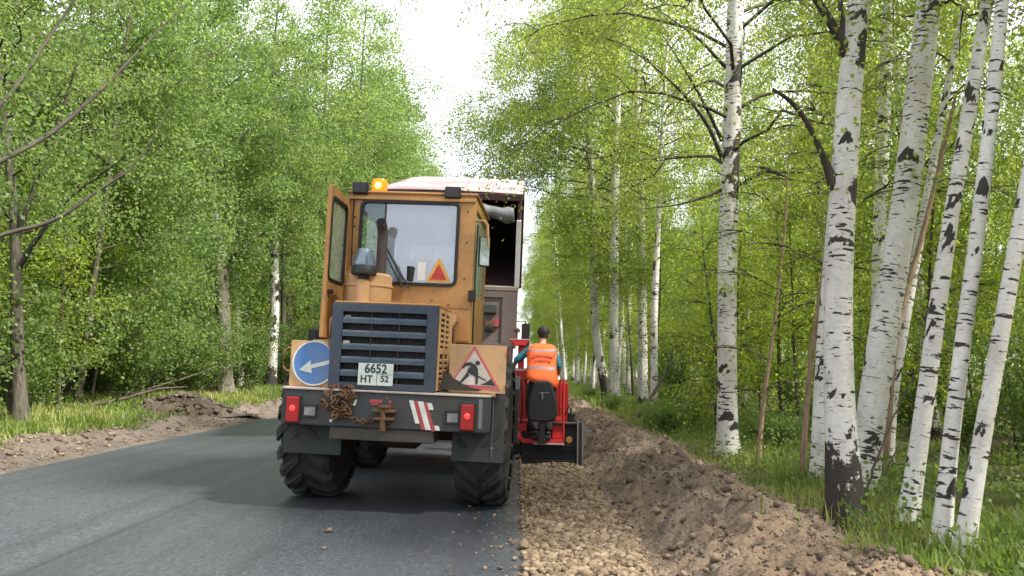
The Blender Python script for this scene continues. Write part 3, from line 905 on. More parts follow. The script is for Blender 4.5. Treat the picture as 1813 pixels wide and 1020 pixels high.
def shrub_kind(name, seed, H, R, nst, nleaf, lsize, leafm):
    rng = np.random.default_rng(seed)
    root = empty(name); br, Ps = [], []
    for i in range(nst):
        az, ln = rng.uniform(0, 2 * pi), H * rng.uniform(0.6, 1.15)
        sp = R * rng.uniform(0.2, 1.0); u = np.linspace(0, 1, 6)
        P = np.stack([cos(az) * sp * u ** 1.3 + rng.normal() * 0.12, sin(az) * sp * u ** 1.3 + rng.normal() * 0.12, ln * u - 0.05], -1)
        P[1:] += rng.normal(size=(5, 3)) * 0.04
        br.append(np_tube(P, np.linspace(0.011, 0.003, 6), 4, None, rng.random() * 9)); Ps.append(P)
        for j in range(3):
            us = rng.uniform(0.3, 0.9); b0 = np.array([np.interp(us, u, P[:, q]) for q in range(3)])
            a2 = rng.uniform(0, 2 * pi); L2 = rng.uniform(0.25, 0.6); v = np.linspace(0, 1, 4)
            Q = b0 + v[:, None] * np.array([cos(a2) * L2, sin(a2) * L2, L2 * 0.5]); br.append(np_tube(Q, np.linspace(0.006, 0.002, 4), 3)); Ps.append(Q)
    ch = rng.integers(0, len(Ps), nleaf); uu = rng.uniform(0.15, 1.05, nleaf); pos = np.zeros((nleaf, 3))
    for i, P in enumerate(Ps):
        k = ch == i; ui = np.linspace(0, 1, len(P))
        pos[k] = np.stack([np.interp(uu[k], ui, P[:, j]) for j in range(3)], -1)
    pos += rng.normal(size=pos.shape) * 0.09
    pos[:, 2] = np.abs(pos[:, 2])
    V, Fq = leaves(pos, lsize, rng, 0.1, 0.7)
    link('stems', bark_mesh('stems', br), M['twig'], root)
    link('foliage', np_mesh('foliage', V, Fq, {'tint': ('FACE', 'FLOAT', np.clip(0.5 * rng.random(len(Ps))[ch] + 0.5 * rng.random(nleaf), 0, 1))}), M[leafm], root)
    return root


SHRUB = [shrub_kind('shrub', 400 + i, H, R, ns, nl, 0.066, lm) for i, (H, R, ns, nl, lm) in enumerate([(1.9, 1.0, 14, 3000, 'leaf_shrub'), (2.6, 1.2, 16, 3600, 'leaf_shrub'), (1.2, 0.8, 12, 2200, 'leaf_wood')])]
_used = set()


def plant(proto, x, y, rz, sc, label, cat, group=None, z=None):
    o = proto if proto.name not in _used else copy_tree(proto)
    if o is proto: _used.add(proto.name)
    o.location = (x, y, float(ground_h(x, y)) - 0.03 if z is None else z)
    o.rotation_euler = (RNG.normal() * 0.015, RNG.normal() * 0.015, rz)
    o.scale = (sc, sc, sc * RNG.uniform(0.95, 1.08))
    return tag(o, label, cat, group)


placed = []


def free(x, y, dmin):
    for (a, b) in placed:
        if (a - x) ** 2 + (b - y) ** 2 < dmin * dmin: return False
    return True


# --- the named trees of the photograph ------------------------------------
def hero(name, pix, d, H, bark, label, cat, base_dark, cb=4.5, R=2.2, nl=16, nleaf=5000, limbs=(), sides=18, step=0.07, leafm='leaf_birch', group=None, scars=26, base_r=None, lsize=0.052, bias=None, leafy=True, zbase=-0.1, droop=0.55, upper=0.1):
    """pix: (px, py, diameter in px) up the trunk at distance d; limbs: lists of (px, py, dia) with a distance"""
    rng = np.random.default_rng(abs(hash(label)) % 1000 if False else len(label) * 31 + int(d * 100))
    W = [np.array(at(a, b, d if not isinstance(d, tuple) else d[0])) for a, b, _ in pix]
    rr = [0.92 * w * d / F_PX / 2 for _, _, w in pix]
    base = W[0].copy()
    base[2] = float(max(ground_h(base[0], base[1]), bank_h(base[0], base[1]) if 0 < base[0] < 3.4 else -9))
    W[0] = base + np.array([0, 0, zbase])
    # carry the trunk on above the picture
    top = W[-1]; dirv = (W[-1] - W[-2]); dirv /= np.linalg.norm(dirv)
    rem = H - top[2]
    if rem > 0.5:
        for k in (0.33, 0.66, 1.0):
            W.append(top + dirv * rem * k * np.array([1, 1, 1]) + rng.normal(size=3) * np.array([.12, .12, 0]) * k)
            rr.append(rr[len(pix) - 1] * (1 - k * 0.88))
    P, R_ = resample(np.array(W) - base, rr, step)
    joints = []
    root = empty(name, tuple(base))
    lp, tips = [], []
    for (ld, pts) in limbs:
        Q = np.array([np.array(at(a, b, ld + (d - ld) * max(0, 1 - i / (len(pts) - 1)) if i else d)) for i, (a, b, _) in enumerate(pts)]) - base
        qr = [w * d / F_PX / 2 for _, _, w in pts]
        Qs, qs = resample(Q, qr, 0.10)
        lp.append(np_tube(Qs, np.maximum(qs, 0.004), 8, lambda s, th: np.full(s.shape, 0.9)))
        zj = Q[0][2]; sj = np.interp(zj, P[:, 2], np.linspace(0, 1, len(P)))
        seglen = np.linalg.norm(np.diff(P, axis=0), axis=1).sum()
        vv = Q[1] - Q[0]
        # matching the ring angle used by np_tube (first axis t x Y, second t x first)
        joints.append((sj * seglen, math.atan2(0, -vv[0]) if False else (pi if vv[0] < 0 else 0.0), 0.17))
        tips.append(Qs)
    n_ = len(P)
    th = np.linspace(0, 2 * pi, sides, endpoint=False)
    rough = 1 + 0.045 * vnoise(np.repeat(np.cos(th)[None] * 2.2, n_, 0) + 5, np.repeat((np.arange(n_) * step * 3)[:, None], sides, 1) + np.sin(th)[None] * 2, 1.0, 3)
    fl = 1 + (0.30 * np.exp(-np.arange(n_) * step / 0.30))[:, None] * (1 + 0.35 * np.cos(th * 4)[None])
    f = dark_fn(base_dark, rng, joints, scars, min(H, 9), upper)
    trunk = np_tube(P, R_[:, None] * rough * (fl if base_r is None else 1 + 0 * fl), sides, f if bark == 'birch' else None)
    link('trunk', bark_mesh('trunk', [trunk]), M[bark], root)
    if lp:
        for q in lp: link('limb', bark_mesh('limb', [q]), M['limb'] if bark == 'birch' else M[bark], root)
    if leafy:
        br, V, Fq, ti = grow(P, R_, rng, cb, R, nl, 0.6, droop, nleaf, lsize, 0.8, hangdrop=0.25 if leafm == 'leaf_birch' else 0.05, bias=bias)
        # leaves on the limbs too
        if tips:
            pts = []
            for Qs in tips:
                m_ = 260
                uu = rng.uniform(0.35, 1.0, m_); ui = np.linspace(0, 1, len(Qs))
                q = np.stack([np.interp(uu, ui, Qs[:, j]) for j in range(3)], -1)
                pts.append(q + rng.normal(size=q.shape) * 0.28 - np.array([0, 0, 0.25]))
            pts = np.concatenate(pts)
            V2, F2 = leaves(pts, lsize, rng, 0.8)
            Fq = np.concatenate([Fq, F2 + len(V)]); V = np.concatenate([V, V2]); ti = np.concatenate([ti, rng.random(len(F2))])
        link('branches', bark_mesh('branches', br), M['twig'], root)
        link('crown', np_mesh('crown', V, Fq, {'tint': ('FACE', 'FLOAT', ti)}), M[leafm], root)
    placed.append((base[0], base[1]))
    return tag(root, label, cat, group)


hero('birch_tree', [(1288, 815, 40), (1287, 600, 36), (1288, 420, 36), (1297, 200, 34), (1302, 0, 32)], 12.6, 16, 'birch',
     'straight lone white birch standing between the worker and the big dark-footed birch', 'tree', 0.30, cb=4.3, R=4.4, nl=44, nleaf=30000, lsize=0.054,
     limbs=[(11.5, [(1282, 290, 9), (1255, 220, 7), (1210, 165, 5), (1150, 110, 3), (1090, 70, 1)]), (12.0, [(1280, 335, 7), (1240, 352, 5), (1190, 365, 3), (1130, 370, 1)]),
            (12.2, [(1285, 120, 7), (1240, 70, 5), (1190, 35, 3), (1150, 5, 1)]), (12.0, [(1279, 250, 8), (1235, 160, 5), (1195, 95, 3), (1165, 50, 1)])], scars=34, upper=0.25)
hero('birch_tree', [(1498, 925, 64), (1494, 840, 63), (1487, 760, 58), (1482, 600, 53), (1486, 450, 51), (1495, 300, 49), (1508, 100, 45), (1522, 0, 44)], 7.5, 15, 'birch',
     'thickest white birch on the soil bank with a black fissured foot', 'tree', 1.15, cb=5.2, R=2.4, nl=16, nleaf=9000,
     limbs=[(7.3, [(1478, 335, 24), (1462, 285, 13), (1435, 225, 10), (1405, 178, 8), (1368, 158, 6)]), (7.3, [(1497, 95, 26), (1480, 50, 18), (1455, 15, 15), (1430, -25, 12)]),
            (7.6, [(1498, 80, 14), (1490, 40, 11), (1486, -20, 9)])], sides=26, scars=14, step=0.05)
hero('birch_tree', [(1522, 855, 52), (1545, 720, 54), (1566, 570, 53), (1598, 400, 50), (1622, 200, 48), (1645, 0, 44)], 9.2, 15, 'birch',
     'thick birch leaning right directly behind the dark-footed birch', 'tree', 0.25, cb=5.5, R=2.4, nl=16, nleaf=9000, sides=22, scars=22, step=0.06, upper=0.2)
hero('birch_tree', [(1447, 862, 27), (1450, 740, 26), (1458, 600, 25), (1470, 450, 24), (1485, 280, 22), (1505, 60, 19)], 10.0, 14, 'birch',
     'thin birch half hidden on the left side of the dark-footed birch', 'tree', 0.2, cb=5.5, R=1.8, nl=12, nleaf=3500)
hero('birch_tree', [(1601, 942, 36), (1618, 850, 34), (1640, 700, 33), (1665, 500, 31), (1690, 350, 28), (1722, 160, 26), (1748, 0, 23)], 7.3, 13, 'birch',
     'slim leaning birch with many close black bars, left of the two rightmost trunks', 'tree', 0.25, cb=5.0, R=1.8, nl=12, nleaf=3500, scars=60, upper=0.12)
hero('birch_tree', [(1662, 985, 33), (1680, 800, 30), (1702, 620, 29), (1722, 480, 28), (1745, 300, 27), (1775, 0, 24)], 6.4, 13, 'birch',
     'slim birch with a grey bark wound low on its trunk, second from the right edge', 'tree', 0.15, cb=5.0, R=1.8, nl=12, nleaf=3500, scars=34, upper=0.1)
hero('birch_tree', [(1700, 992, 34), (1722, 870, 33), (1752, 700, 31), (1785, 520, 30), (1808, 380, 27), (1850, 150, 25), (1880, 0, 22)], 6.2, 13, 'birch',
     'slim birch leaning out of the picture, rightmost trunk over the grass', 'tree', 0.15, cb=5.0, R=1.8, nl=12, nleaf=3500, scars=30, upper=0.1)
hero('birch_tree', [(1534, 830, 24), (1552, 600, 24), (1557, 420, 24), (1562, 260, 25), (1569, 120, 23), (1574, 0, 21)], 13.5, 15, 'birch',
     'dark-barred birch rising between the dark-footed birch and the leaning one behind it', 'tree', 0.3, cb=4.5, R=2.2, nl=14, nleaf=5000, scars=40, upper=0.35)
hero('birch_tree', [(1566, 770, 24), (1580, 690, 21), (1604, 560, 19), (1625, 440, 17), (1650, 300, 15), (1690, 90, 12)], 11.5, 9, 'birch',
     'spindly leaning birch behind the gap between the leaning birches', 'tree', 0.4, cb=4.0, R=1.3, nl=10, nleaf=2500, scars=30)
hero('dead_sapling', [(1560, 690, 12), (1585, 585, 12), (1622, 460, 11), (1660, 310, 9), (1692, 170, 6)], 11.0, 5.8, 'sapling_bark',
     'bare pinkish dead sapling leaning between the leaning birches', 'tree', 0, leafy=False, sides=8)
hero('young_birch', [(1419, 862, 12), (1427, 720, 11), (1442, 590, 10), (1460, 470, 8), (1470, 350, 6)], 10.2, 5.5, 'sapling_bark',
     'thin pinkish sapling just left of the dark-footed birch', 'sapling', 0, cb=2.4, R=1.0, nl=10, nleaf=1500, sides=8, leafm='leaf_young', droop=0.2)
hero('young_birch', [(1340, 835, 10), (1350, 720, 9), (1372, 570, 7), (1386, 440, 5), (1395, 330, 4)], 11.6, 6, 'sapling_bark',
     'thin pale sapling right of the lone straight birch', 'sapling', 0, cb=1.2, R=1.2, nl=14, nleaf=2400, sides=8, leafm='leaf_young', droop=0.2)
hero('birch_tree', [(1090, 722, 20), (1087, 600, 18), (1087, 480, 17), (1090, 300, 16), (1094, 130, 13)], 29, 17, 'birch',
     'white birch beyond the worker beside the green verge, the right one of a close pair', 'tree', 0.4, cb=4.5, R=6.8, nl=50, nleaf=46000, bias=pi, droop=0.42, sides=12, step=0.2, lsize=0.082)
hero('birch_tree', [(1078, 712, 20), (1066, 660, 17), (1054, 590, 15), (1050, 480, 15), (1047, 330, 14), (1040, 200, 11)], 31, 17, 'birch',
     'birch with a crooked dark foot beyond the worker, the left one of a close pair', 'tree', 2.0, cb=4.5, R=6.8, nl=50, nleaf=46000, bias=pi, droop=0.42, sides=12, step=0.2, lsize=0.082)
hero('birch_tree', [(1138, 712, 20), (1138, 600, 18), (1136, 450, 17), (1130, 250, 15), (1128, 100, 12)], 30, 17, 'birch',
     'white birch beyond the worker standing right of the close pair', 'tree', 0.6, cb=4.5, R=6.8, nl=50, nleaf=46000, bias=pi, droop=0.42, sides=12, step=0.2, lsize=0.082)
hero('birch_tree', [(1112, 695, 10), (1113, 560, 9), (1117, 450, 8), (1120, 300, 7)], 40, 15, 'birch',
     'thin distant birch between the close pair and the next white trunk', 'tree', 0.4, cb=6, R=2.4, nl=20, nleaf=6000, sides=10, step=0.25, lsize=0.09)
hero('birch_tree', [(1158, 725, 15), (1158, 560, 13), (1163, 450, 12), (1170, 300, 10)], 23, 16, 'birch',
     'shaded birch just behind the white trunk right of the close pair', 'tree', 0.6, cb=6.2, R=4.7, nl=54, nleaf=50000, bias=pi, droop=0.36, sides=10, step=0.2, lsize=0.07, upper=0.3)
# left side
hero('woodland_tree', [(38, 752, 30), (32, 660, 25), (29, 540, 22), (28, 430, 20), (22, 330, 16), (5, 200, 15), (-10, 60, 11)], 13.7, 12, 'bark',
     'dark grey tree near the left verge with two stems and spreading limbs', 'tree', 0, cb=3.2, R=3.0, nl=40, nleaf=30000,
     limbs=[(13.0, [(30, 480, 11), (60, 430, 9), (110, 360, 6), (190, 300, 4), (245, 262, 1)]), (13.9, [(26, 735, 18), (14, 690, 17), (-8, 600, 13), (-40, 480, 9)]),
            (13.2, [(28, 430, 10), (60, 330, 7), (110, 200, 5), (150, 60, 2)])], leafm='leaf_wood', sides=12, lsize=0.062, step=0.12, droop=0.2)
hero('woodland_tree', [(-330, 830, 60), (-322, 640, 48), (-300, 420, 44), (-290, 200, 40), (-260, 0, 34)], 8.5, 13, 'bark',
     'tree past the left edge whose long dark limbs cross the upper left', 'tree', 0, cb=3.6, R=3.2, nl=40, nleaf=30000,
     limbs=[(10.5, [(-300, 430, 20), (-120, 350, 14), (20, 275, 10), (90, 240, 9), (190, 150, 7), (250, 85, 5), (325, 10, 2)]),
            (9.5, [(-305, 520, 18), (-120, 480, 12), (0, 412, 9), (100, 396, 8), (165, 340, 6), (240, 300, 4), (300, 190, 2)]),
            (10.0, [(-290, 300, 16), (-80, 260, 11), (20, 170, 8), (90, 60, 6), (160, -40, 4)])], leafm='leaf_wood', sides=12, lsize=0.062, step=0.12, droop=0.2)
hero('woodland_tree', [(398, 702, 32), (397, 620, 28), (393, 500, 27), (388, 430, 24), (374, 350, 15), (362, 230, 11), (355, 120, 8)], 26.5, 17, 'light_bark',
     'stout grey-brown trunk on the left verge edge beyond the soil heap', 'tree', 0, cb=4.4, R=3.8, nl=40, nleaf=26000,
     limbs=[(26, [(385, 440, 11), (350, 390, 7), (310, 330, 5), (270, 280, 1)]), (26, [(392, 470, 10), (430, 440, 7), (470, 410, 4)]), (26, [(372, 340, 10), (400, 280, 7), (440, 230, 4)])], leafm='leaf_wood', sides=14, lsize=0.11, step=0.15, droop=0.2)
hero('birch_tree', [(430, 665, 14), (424, 600, 14), (416, 520, 13), (412, 440, 12), (410, 300, 9)], 31, 16, 'birch',
     'white birch just right of the stout grey-brown trunk on the left', 'tree', 0.4, cb=5, R=2.6, nl=32, nleaf=18000, sides=10, step=0.2, leafm='leaf_wood', lsize=0.1)
hero('birch_tree', [(478, 690, 22), (484, 620, 19), (487, 540, 18), (486, 470, 17), (484, 300, 13)], 31, 17, 'birch',
     'mottled white birch on the left just before the orange sign boards of the loader', 'tree', 1.2, cb=5, R=3.0, nl=34, nleaf=20000, sides=10, step=0.2, leafm='leaf_wood', lsize=0.1, upper=0.62, scars=60)
hero('woodland_tree', [(501, 690, 12), (502, 620, 11), (502, 560, 10), (500, 400, 8)], 33, 14, 'bark',
     'reddish dark trunk between the mottled birch and the loader', 'tree', 0, cb=4, R=2.4, nl=20, nleaf=9000, sides=9, step=0.25, leafm='leaf_wood', lsize=0.1)

# grass round the feet of the named trunks
bx, by = [], []
for (a, b) in placed:
    if b < 16:
        m_ = 260; an = RNG.uniform(0, 2 * pi, m_); r_ = 0.10 + RNG.exponential(0.22, m_)
        bx.append(a + np.cos(an) * r_); by.append(b + np.sin(an) * r_)
bx, by = np.concatenate(bx), np.concatenate(by)
bz = np.where(bx > 0, hmax_r(bx, by), hmax_l(bx, by))
blades('grass', bx, by, bz, RNG.uniform(0.06, 0.30, len(bx)), RNG, M['grass'], 0.006)

# --- the woods ---------------------------------------------------------------
def scatter(side, n, x0, x1, y0, y1, dmin, kinds, label, cat, group, sc=(0.85, 1.15), py=1.0, edge=None):
    done = 0; tries = 0
    while done < n and tries < n * 40:
        tries += 1
        x = RNG.uniform(x0, x1); y = y0 + (y1 - y0) * RNG.random() ** py
        if edge is not None and not edge(x, y): continue
        if not free(x, y, dmin): continue
        placed.append((x, y)); done += 1
        k = kinds[RNG.integers(len(kinds))]
        plant(k, x, y, RNG.uniform(0, 6.28), RNG.uniform(*sc), label, cat, group)


# keep the road edges clear: crowns reach to about the asphalt on the left, a little over it on the right
scatter('l', 46, -10.6, -9.0, 36, 150, 2.1, WOOD, 'dense green woodland tree in the front row of the woods left of the road', 'tree', 'front trees of the woods on the left', (1.08, 1.28), 1.2)
scatter('l', 5, -12.6, -10.2, 18.5, 31, 1.6, WOOD, 'leafy woodland tree beside the soil heap on the left', 'tree', 'trees beside the soil heap', (0.8, 1.0), 1.0)
scatter('l', 8, -13.5, -10.5, 30, 120, 2.0, BIRCH, 'white birch among the front trees of the woods left of the road', 'tree', 'birches in the woods on the left', (0.9, 1.1), 1.0)
scatter('l', 56, -25, -12.5, 8, 130, 2.5, WOOD, 'green woodland tree deep in the woods left of the road', 'tree', 'trees deep in the woods on the left', (0.85, 1.15), 1.25)
scatter('r', 30, 4.0, 6.2, 36, 150, 2.0, BIRCH, 'white birch in the front row of the woods right of the road', 'tree', 'front birches of the woods on the right', (1.0, 1.2), 1.1)
scatter('r', 58, 7.2, 26, 11, 130, 2.8, BIRCH, 'slender birch deep in the woods right of the road', 'tree', 'birches deep in the woods on the right', (0.8, 1.1), 1.3)
scatter('r', 16, 10, 28, 24, 110, 2.6, WOOD, 'darker woodland tree among the birches right of the road', 'tree', 'dark trees among the right birches', (0.7, 0.95), 1.2)
scatter('r', 26, 3.9, 13, 11.5, 34, 1.5, SAPL, 'bright young sapling under the birches right of the road', 'sapling', 'saplings under the right birches', (0.8, 1.3), 1.2)
scatter('l', 64, -15, -9.4, 14, 60, 1.0, SAPL, 'bright young sapling at the edge of the left woods', 'sapling', 'saplings at the edge of the left woods', (0.8, 1.3), 1.2)
scatter('l', 110, -14.5, -9.2, 12, 62, 0.8, SHRUB, 'grey-green shrub at the foot of the left woods', 'shrub', 'shrubs at the foot of the left woods', (0.8, 1.35), 1.2)
scatter('r', 50, 4.8, 16, 10.5, 50, 1.0, SHRUB, 'grey-green shrub under the birches on the right', 'shrub', 'shrubs under the right birches', (0.7, 1.25), 1.2)

scatter('r', 12, 3.1, 4.6, 13, 42, 0.8, SHRUB[2:], 'low leafy shrub along the edge of the right soil bank', 'shrub', 'low shrubs along the right bank', (0.4, 0.7), 1.2)

# the wood goes on, unseen, beside and behind the camera; added to filter sun
scatter('r', 9, 4.2, 17, -16, 8.5, 2.6, BIRCH, 'unseen slender birch of the right woods, added beside or behind the viewer for shade', 'tree', 'unseen right birches beyond the picture edge', (0.85, 1.1), 1.0, lambda x, y: x > 0.72 * y + 1.2)

scatter('r', 4, 6.0, 17, -18, 5, 2.0, WOOD, 'unseen leafy tree of the right woods, added beside or behind the viewer for shade', 'tree', 'unseen right leafy trees beyond the picture edge', (0.85, 1.1), 1.0, lambda x, y: x > 0.72 * y + 3)  # denser unseen trees, added to shade the road

# the woods far behind, one mass
def woods_mass(n, xr, yr, zr, size):
    X = RNG.uniform(*xr, n); Y = yr[0] + (yr[1] - yr[0]) * RNG.random(n) ** 1.3
    top = zr * (0.72 + 0.5 * fbm(X, Y, 0.12, 3, 81))
    Z = ground_h(X, Y) + RNG.random(n) * top
    k = fbm(X + Z * 0.7, Y + Z, 0.22, 3, 83) > -0.16
    P = np.stack([X, Y, Z], -1)[k]
    V, Fq = leaves(P, size, RNG, 0.2, 0.8)
    tint = np.clip(0.5 + fbm(P[:, 0] + P[:, 2], P[:, 1], 0.3, 3, 85) * 0.8 + RNG.normal(size=len(P)) * 0.15, 0, 1)
    return V, Fq, tint


parts = [woods_mass(60000, (-46, -24), (4, 190), 14, 0.34), woods_mass(36000, (27, 50), (14, 190), 12, 0.32), woods_mass(26000, (-24, -9.5), (125, 260), 15, 0.42), woods_mass(26000, (5.5, 26), (125, 260), 14, 0.42)]
o_ = 0; VV, FF, TT = [], [], []
for V, Fq, ti in parts:
    VV.append(V); FF.append(Fq + o_); TT.append(ti); o_ += len(V)
tag(link('distant_woods', np_mesh('distant_woods', np.concatenate(VV), np.concatenate(FF), {'tint': ('FACE', 'FLOAT', np.concatenate(TT))}), M['leaf_wood']), kind='stuff')

# ------------------------------------------------------------------ hazy air
def haze_box(density):
    t = NT('hazy_air')
    v = t.n('ShaderNodeVolumePrincipled'); v.inputs['Color'].default_value = (0.93, 0.97, 1.0, 1); v.inputs['Density'].default_value = density; v.inputs['Anisotropy'].default_value = 0.2
    t.l(v.outputs[0], t.out.inputs['Volume'])
    o = MB().box(-60, 60, -40, 300, -2.0, 32).build('haze', t.m)
    return tag(o, kind='stuff')


HAZE = 0.0
if HAZE > 0: haze_box(HAZE)
# ------------------------------------------------------------------ wheel loader
def round_rect(x0, x1, z0, z1, r, n=5):
    P = []
    for (cx, cz, a0) in ((x1 - r, z1 - r, 0), (x0 + r, z1 - r, pi / 2), (x0 + r, z0 + r, pi), (x1 - r, z0 + r, 3 * pi / 2)):
        for k in range(n + 1):
            a = a0 + pi / 2 * k / n
            P.append((cx + r * cos(a), cz + r * sin(a)))
    return P


def ring_panel(mb, o, i, r, y0, y1, n=5):
    """rectangle o=(x0,x1,z0,z1) with a rounded opening i, between y0 and y1"""
    inner = round_rect(*i, r, n); N = len(inner)
    corners = [(o[1], o[3]), (o[0], o[3]), (o[0], o[2]), (o[1], o[2])]
    vs = []
    for y in (y0, y1):
        vs += [(p[0], y, p[1]) for p in inner] + [(c[0], y, c[1]) for c in corners]
    T = N + 4; fs = []
    for q in range(2):
        b = q * T
        for c in range(4):
            for k in range(n):
                fs.append((b + N + c, b + c * (n + 1) + k, b + c * (n + 1) + k + 1))
            nx = (c + 1) % 4
            fs.append((b + N + c, b + c * (n + 1) + n, b + nx * (n + 1), b + N + nx))
    for k in range(N): fs.append((k, (k + 1) % N, T + (k + 1) % N, T + k))
    for c in range(4): fs.append((N + c, N + (c + 1) % 4, T + N + (c + 1) % 4, T + N + c))
    return mb.add(vs, fs)


def ring_frame(mb, i, r, w, y0, y1, n=5):
    a = round_rect(*i, r, n); b = round_rect(i[0] + w, i[1] - w, i[2] + w, i[3] - w, max(r - w, .01), n); N = len(a)
    vs = [(p[0], y, p[1]) for y in (y0, y1) for p in a + b]
    fs = []
    for k in range(N):
        j = (k + 1) % N
        fs += [(k, j, N + j, N + k), (2 * N + k, 2 * N + j, 3 * N + j, 3 * N + k), (k, j, 2 * N + j, 2 * N + k), (N + k, N + j, 3 * N + j, 3 * N + k)]
    return mb.add(vs, fs)


def text(name, body, loc, size, mat, parent, align='CENTER', rot=(pi / 2, 0, 0), ext=0.001, xs=1.0):
    c = bpy.data.curves.new(name, 'FONT'); c.body = body; c.size = size; c.align_x = align; c.align_y = 'CENTER'; c.extrude = ext
    c.materials.append(mat)
    c.offset = size * 0.022
    o = bpy.data.objects.new(name, c); COL.objects.link(o)
    bpy.context.view_layer.update()
    me = bpy.data.meshes.new_from_object(o.evaluated_get(bpy.context.evaluated_depsgraph_get()))
    bpy.data.objects.remove(o); bpy.data.curves.remove(c)
    me.materials.clear(); me.materials.append(mat)
    o = bpy.data.objects.new(name, me); COL.objects.link(o); o.parent = parent; o.location = loc; o.rotation_euler = rot; o.scale = (xs, 1, 1)
    return o


def tyre_mesh(R, W, mat, parent, side, lugs=20):
    mb = MB()
    h = W / 2
    prof = [(R * 0.56, -h * 0.80), (R * 0.70, -h * 0.98), (R * 0.86, -h * 1.0), (R * 0.935, -h * 0.90), (R * 0.955, -h * 0.5), (R * 0.96, 0), (R * 0.955, h * 0.5), (R * 0.935, h * 0.90), (R * 0.86, h * 1.0), (R * 0.70, h * 0.98), (R * 0.56, h * 0.80)]
    mb.lathe(prof, (0, 0, 0), 'x', 56)
    dr = 0.075 * R / 0.745
    for s in (-1, 1):
        for k in range(lugs):
            a0 = 2 * pi * (k + (0.5 if s > 0 else 0)) / lugs
            pts = []
            for j in range(5):
                u = j / 4.0
                x = s * (0.02 + u * (h * 1.03))
                a = a0 + u * 0.34
                rt = R * (1.0 if u < 0.9 else 0.965); rb = R * 0.92
                if j == 4: rt, rb = R * 0.93, R * 0.84
                wd = 0.042 * (1 + 0.45 * u)
                t = Vector((0, -sin(a), cos(a))); rad = Vector((0, cos(a), sin(a)))
                pts.append((Vector((x, 0, 0)), rad, t, rt, rb, wd))
            vs, fs = [], []
            for (xv, rad, t, rt, rb, wd) in pts:
                vs += [xv + rad * rb - t * wd * 1.25, xv + rad * rt - t * wd * 0.8, xv + rad * rt + t * wd * 0.8, xv + rad * rb + t * wd * 1.25]
            for j in range(4):
                b = j * 4
                fs += [(b, b + 1, b + 5, b + 4), (b + 1, b + 2, b + 6, b + 5), (b + 2, b + 3, b + 7, b + 6), (b + 3, b, b + 4, b + 7)]
            fs += [(0, 3, 2, 1), (16, 17, 18, 19)]
            mb.add(vs, fs)
    return mb.build('tyre', mat, parent)


def make_wheel(R, W, rim_mat, parent, loc, lugs=20):
    w = MB().lathe([(0.0, -W * .2), (R * 0.2, -W * .22), (R * 0.25, -W * .1), (R * 0.45, -W * .1), (R * 0.52, -W * .36), (R * 0.585, -W * .42), (R * 0.585, W * .42), (R * 0.52, W * .36), (R * 0.45, W * .10), (R * 0.25, W * .12), (R * 0.2, W * .3), (0.0, W * .3)], (0, 0, 0), 'x', 32).build('wheel', rim_mat, parent, smooth=True)
    w.location = loc
    tyre_mesh(R, W, M['rubber'], w, 1, lugs)
    return w


LX, LY, LZ = -1.20, 8.35, 0.035
ldr = empty('wheel_loader', (LX, LY, LZ), (0, radians(1.45), radians(-3.3)))
tag(ldr, 'old orange wheel loader with traffic signs on its tail and its left cab door open', 'wheel loader')

MB().box(-0.42, 0.42, -0.62, 2.9, 0.80, 1.105).box(-0.34, 0.34, 2.9, 3.5, 0.7, 1.25).build('chassis', M['grease'], ldr, 0.02)
cw = MB().prism([(-0.91, -1.0), (0.945, -1.0), (1.0, -0.90), (1.0, -0.45), (-0.965, -0.45), (-0.965, -0.90)], 'z', 0.79, 1.115).build('counterweight', M['dark_paint'], ldr, 0.014)
MB().prism([(-0.915, -1.012), (0.95, -1.012), (1.01, -0.9), (1.01, -0.45), (-0.975, -0.45), (-0.975, -0.9)], 'z', 1.117, 1.135).build('top_plate', M['sill'], cw, 0.004)
MB().box(-0.47, 0.50, -0.985, -0.62, 0.675, 0.787).build('lower_beam', M['beam'], cw, 0.01)
MB().box(0.30, 0.32, -1.004, -0.8, 0.795, 1.11).box(-0.58, -0.565, -1.004, -0.8, 0.795, 1.11).build('weld_rib', M['dark_paint'], cw, 0.002)
MB().box(0.905, 0.94, -1.006, -0.9, 0.83, 1.10).build('edge_strip', M['bare_steel'], cw, 0.004)
# faded marks on the counterweight
def para(x0, x1, z0, z1, sl, y=-1.0045, ztop=1.06):
    return [((x0 + (ztop - z1) * sl), z1), ((x1 + (ztop - z1) * sl), z1), ((x1 + (ztop - z0) * sl), z0), ((x0 + (ztop - z0) * sl), z0)]
for (a, b, z0, z1, mt) in [(0.262, 0.302, 0.855, 1.062, 'sign_white'), (0.342, 0.392, 0.80, 1.055, 'sign_white'), (0.425, 0.468, 0.985, 1.045, 'sign_white'), (0.432, 0.475, 0.80, 0.842, 'sign_white'),
                           (0.302, 0.342, 0.80, 1.06, 'stripe_red'), (0.392, 0.425, 0.79, 1.05, 'stripe_red')]:
    MB().prism(para(a, b, z0, z1, 0.33), 'y', -1.0045, -1.0).build('warning_stripe', M[mt], cw)
for (x, z) in [(-0.46, 0.872), (-0.47, 0.832)]: MB().box(x, x + 0.028, -1.0045, -1.0, z, z + 0.022).build('paint_fleck', M['sign_white'], cw)
MB().prism([(-0.262, 0.99), (-0.235, 0.99), (-0.222, 1.05), (-0.24, 1.05)], 'y', -1.0045, -1.0).build('paint_fleck', M['sign_white'], cw)
for (x0, x1, z0, z1) in [(-0.105, 0.01, 1.025, 1.055), (-0.09, -0.02, 1.005, 1.02), (0.07, 0.10, 1.03, 1.05), (0.075, 0.09, 1.0, 1.02)]: MB().box(x0, x1, -1.0045, -1.0, z0, z1).build('worn_red_mark', M['stripe_red'], cw)

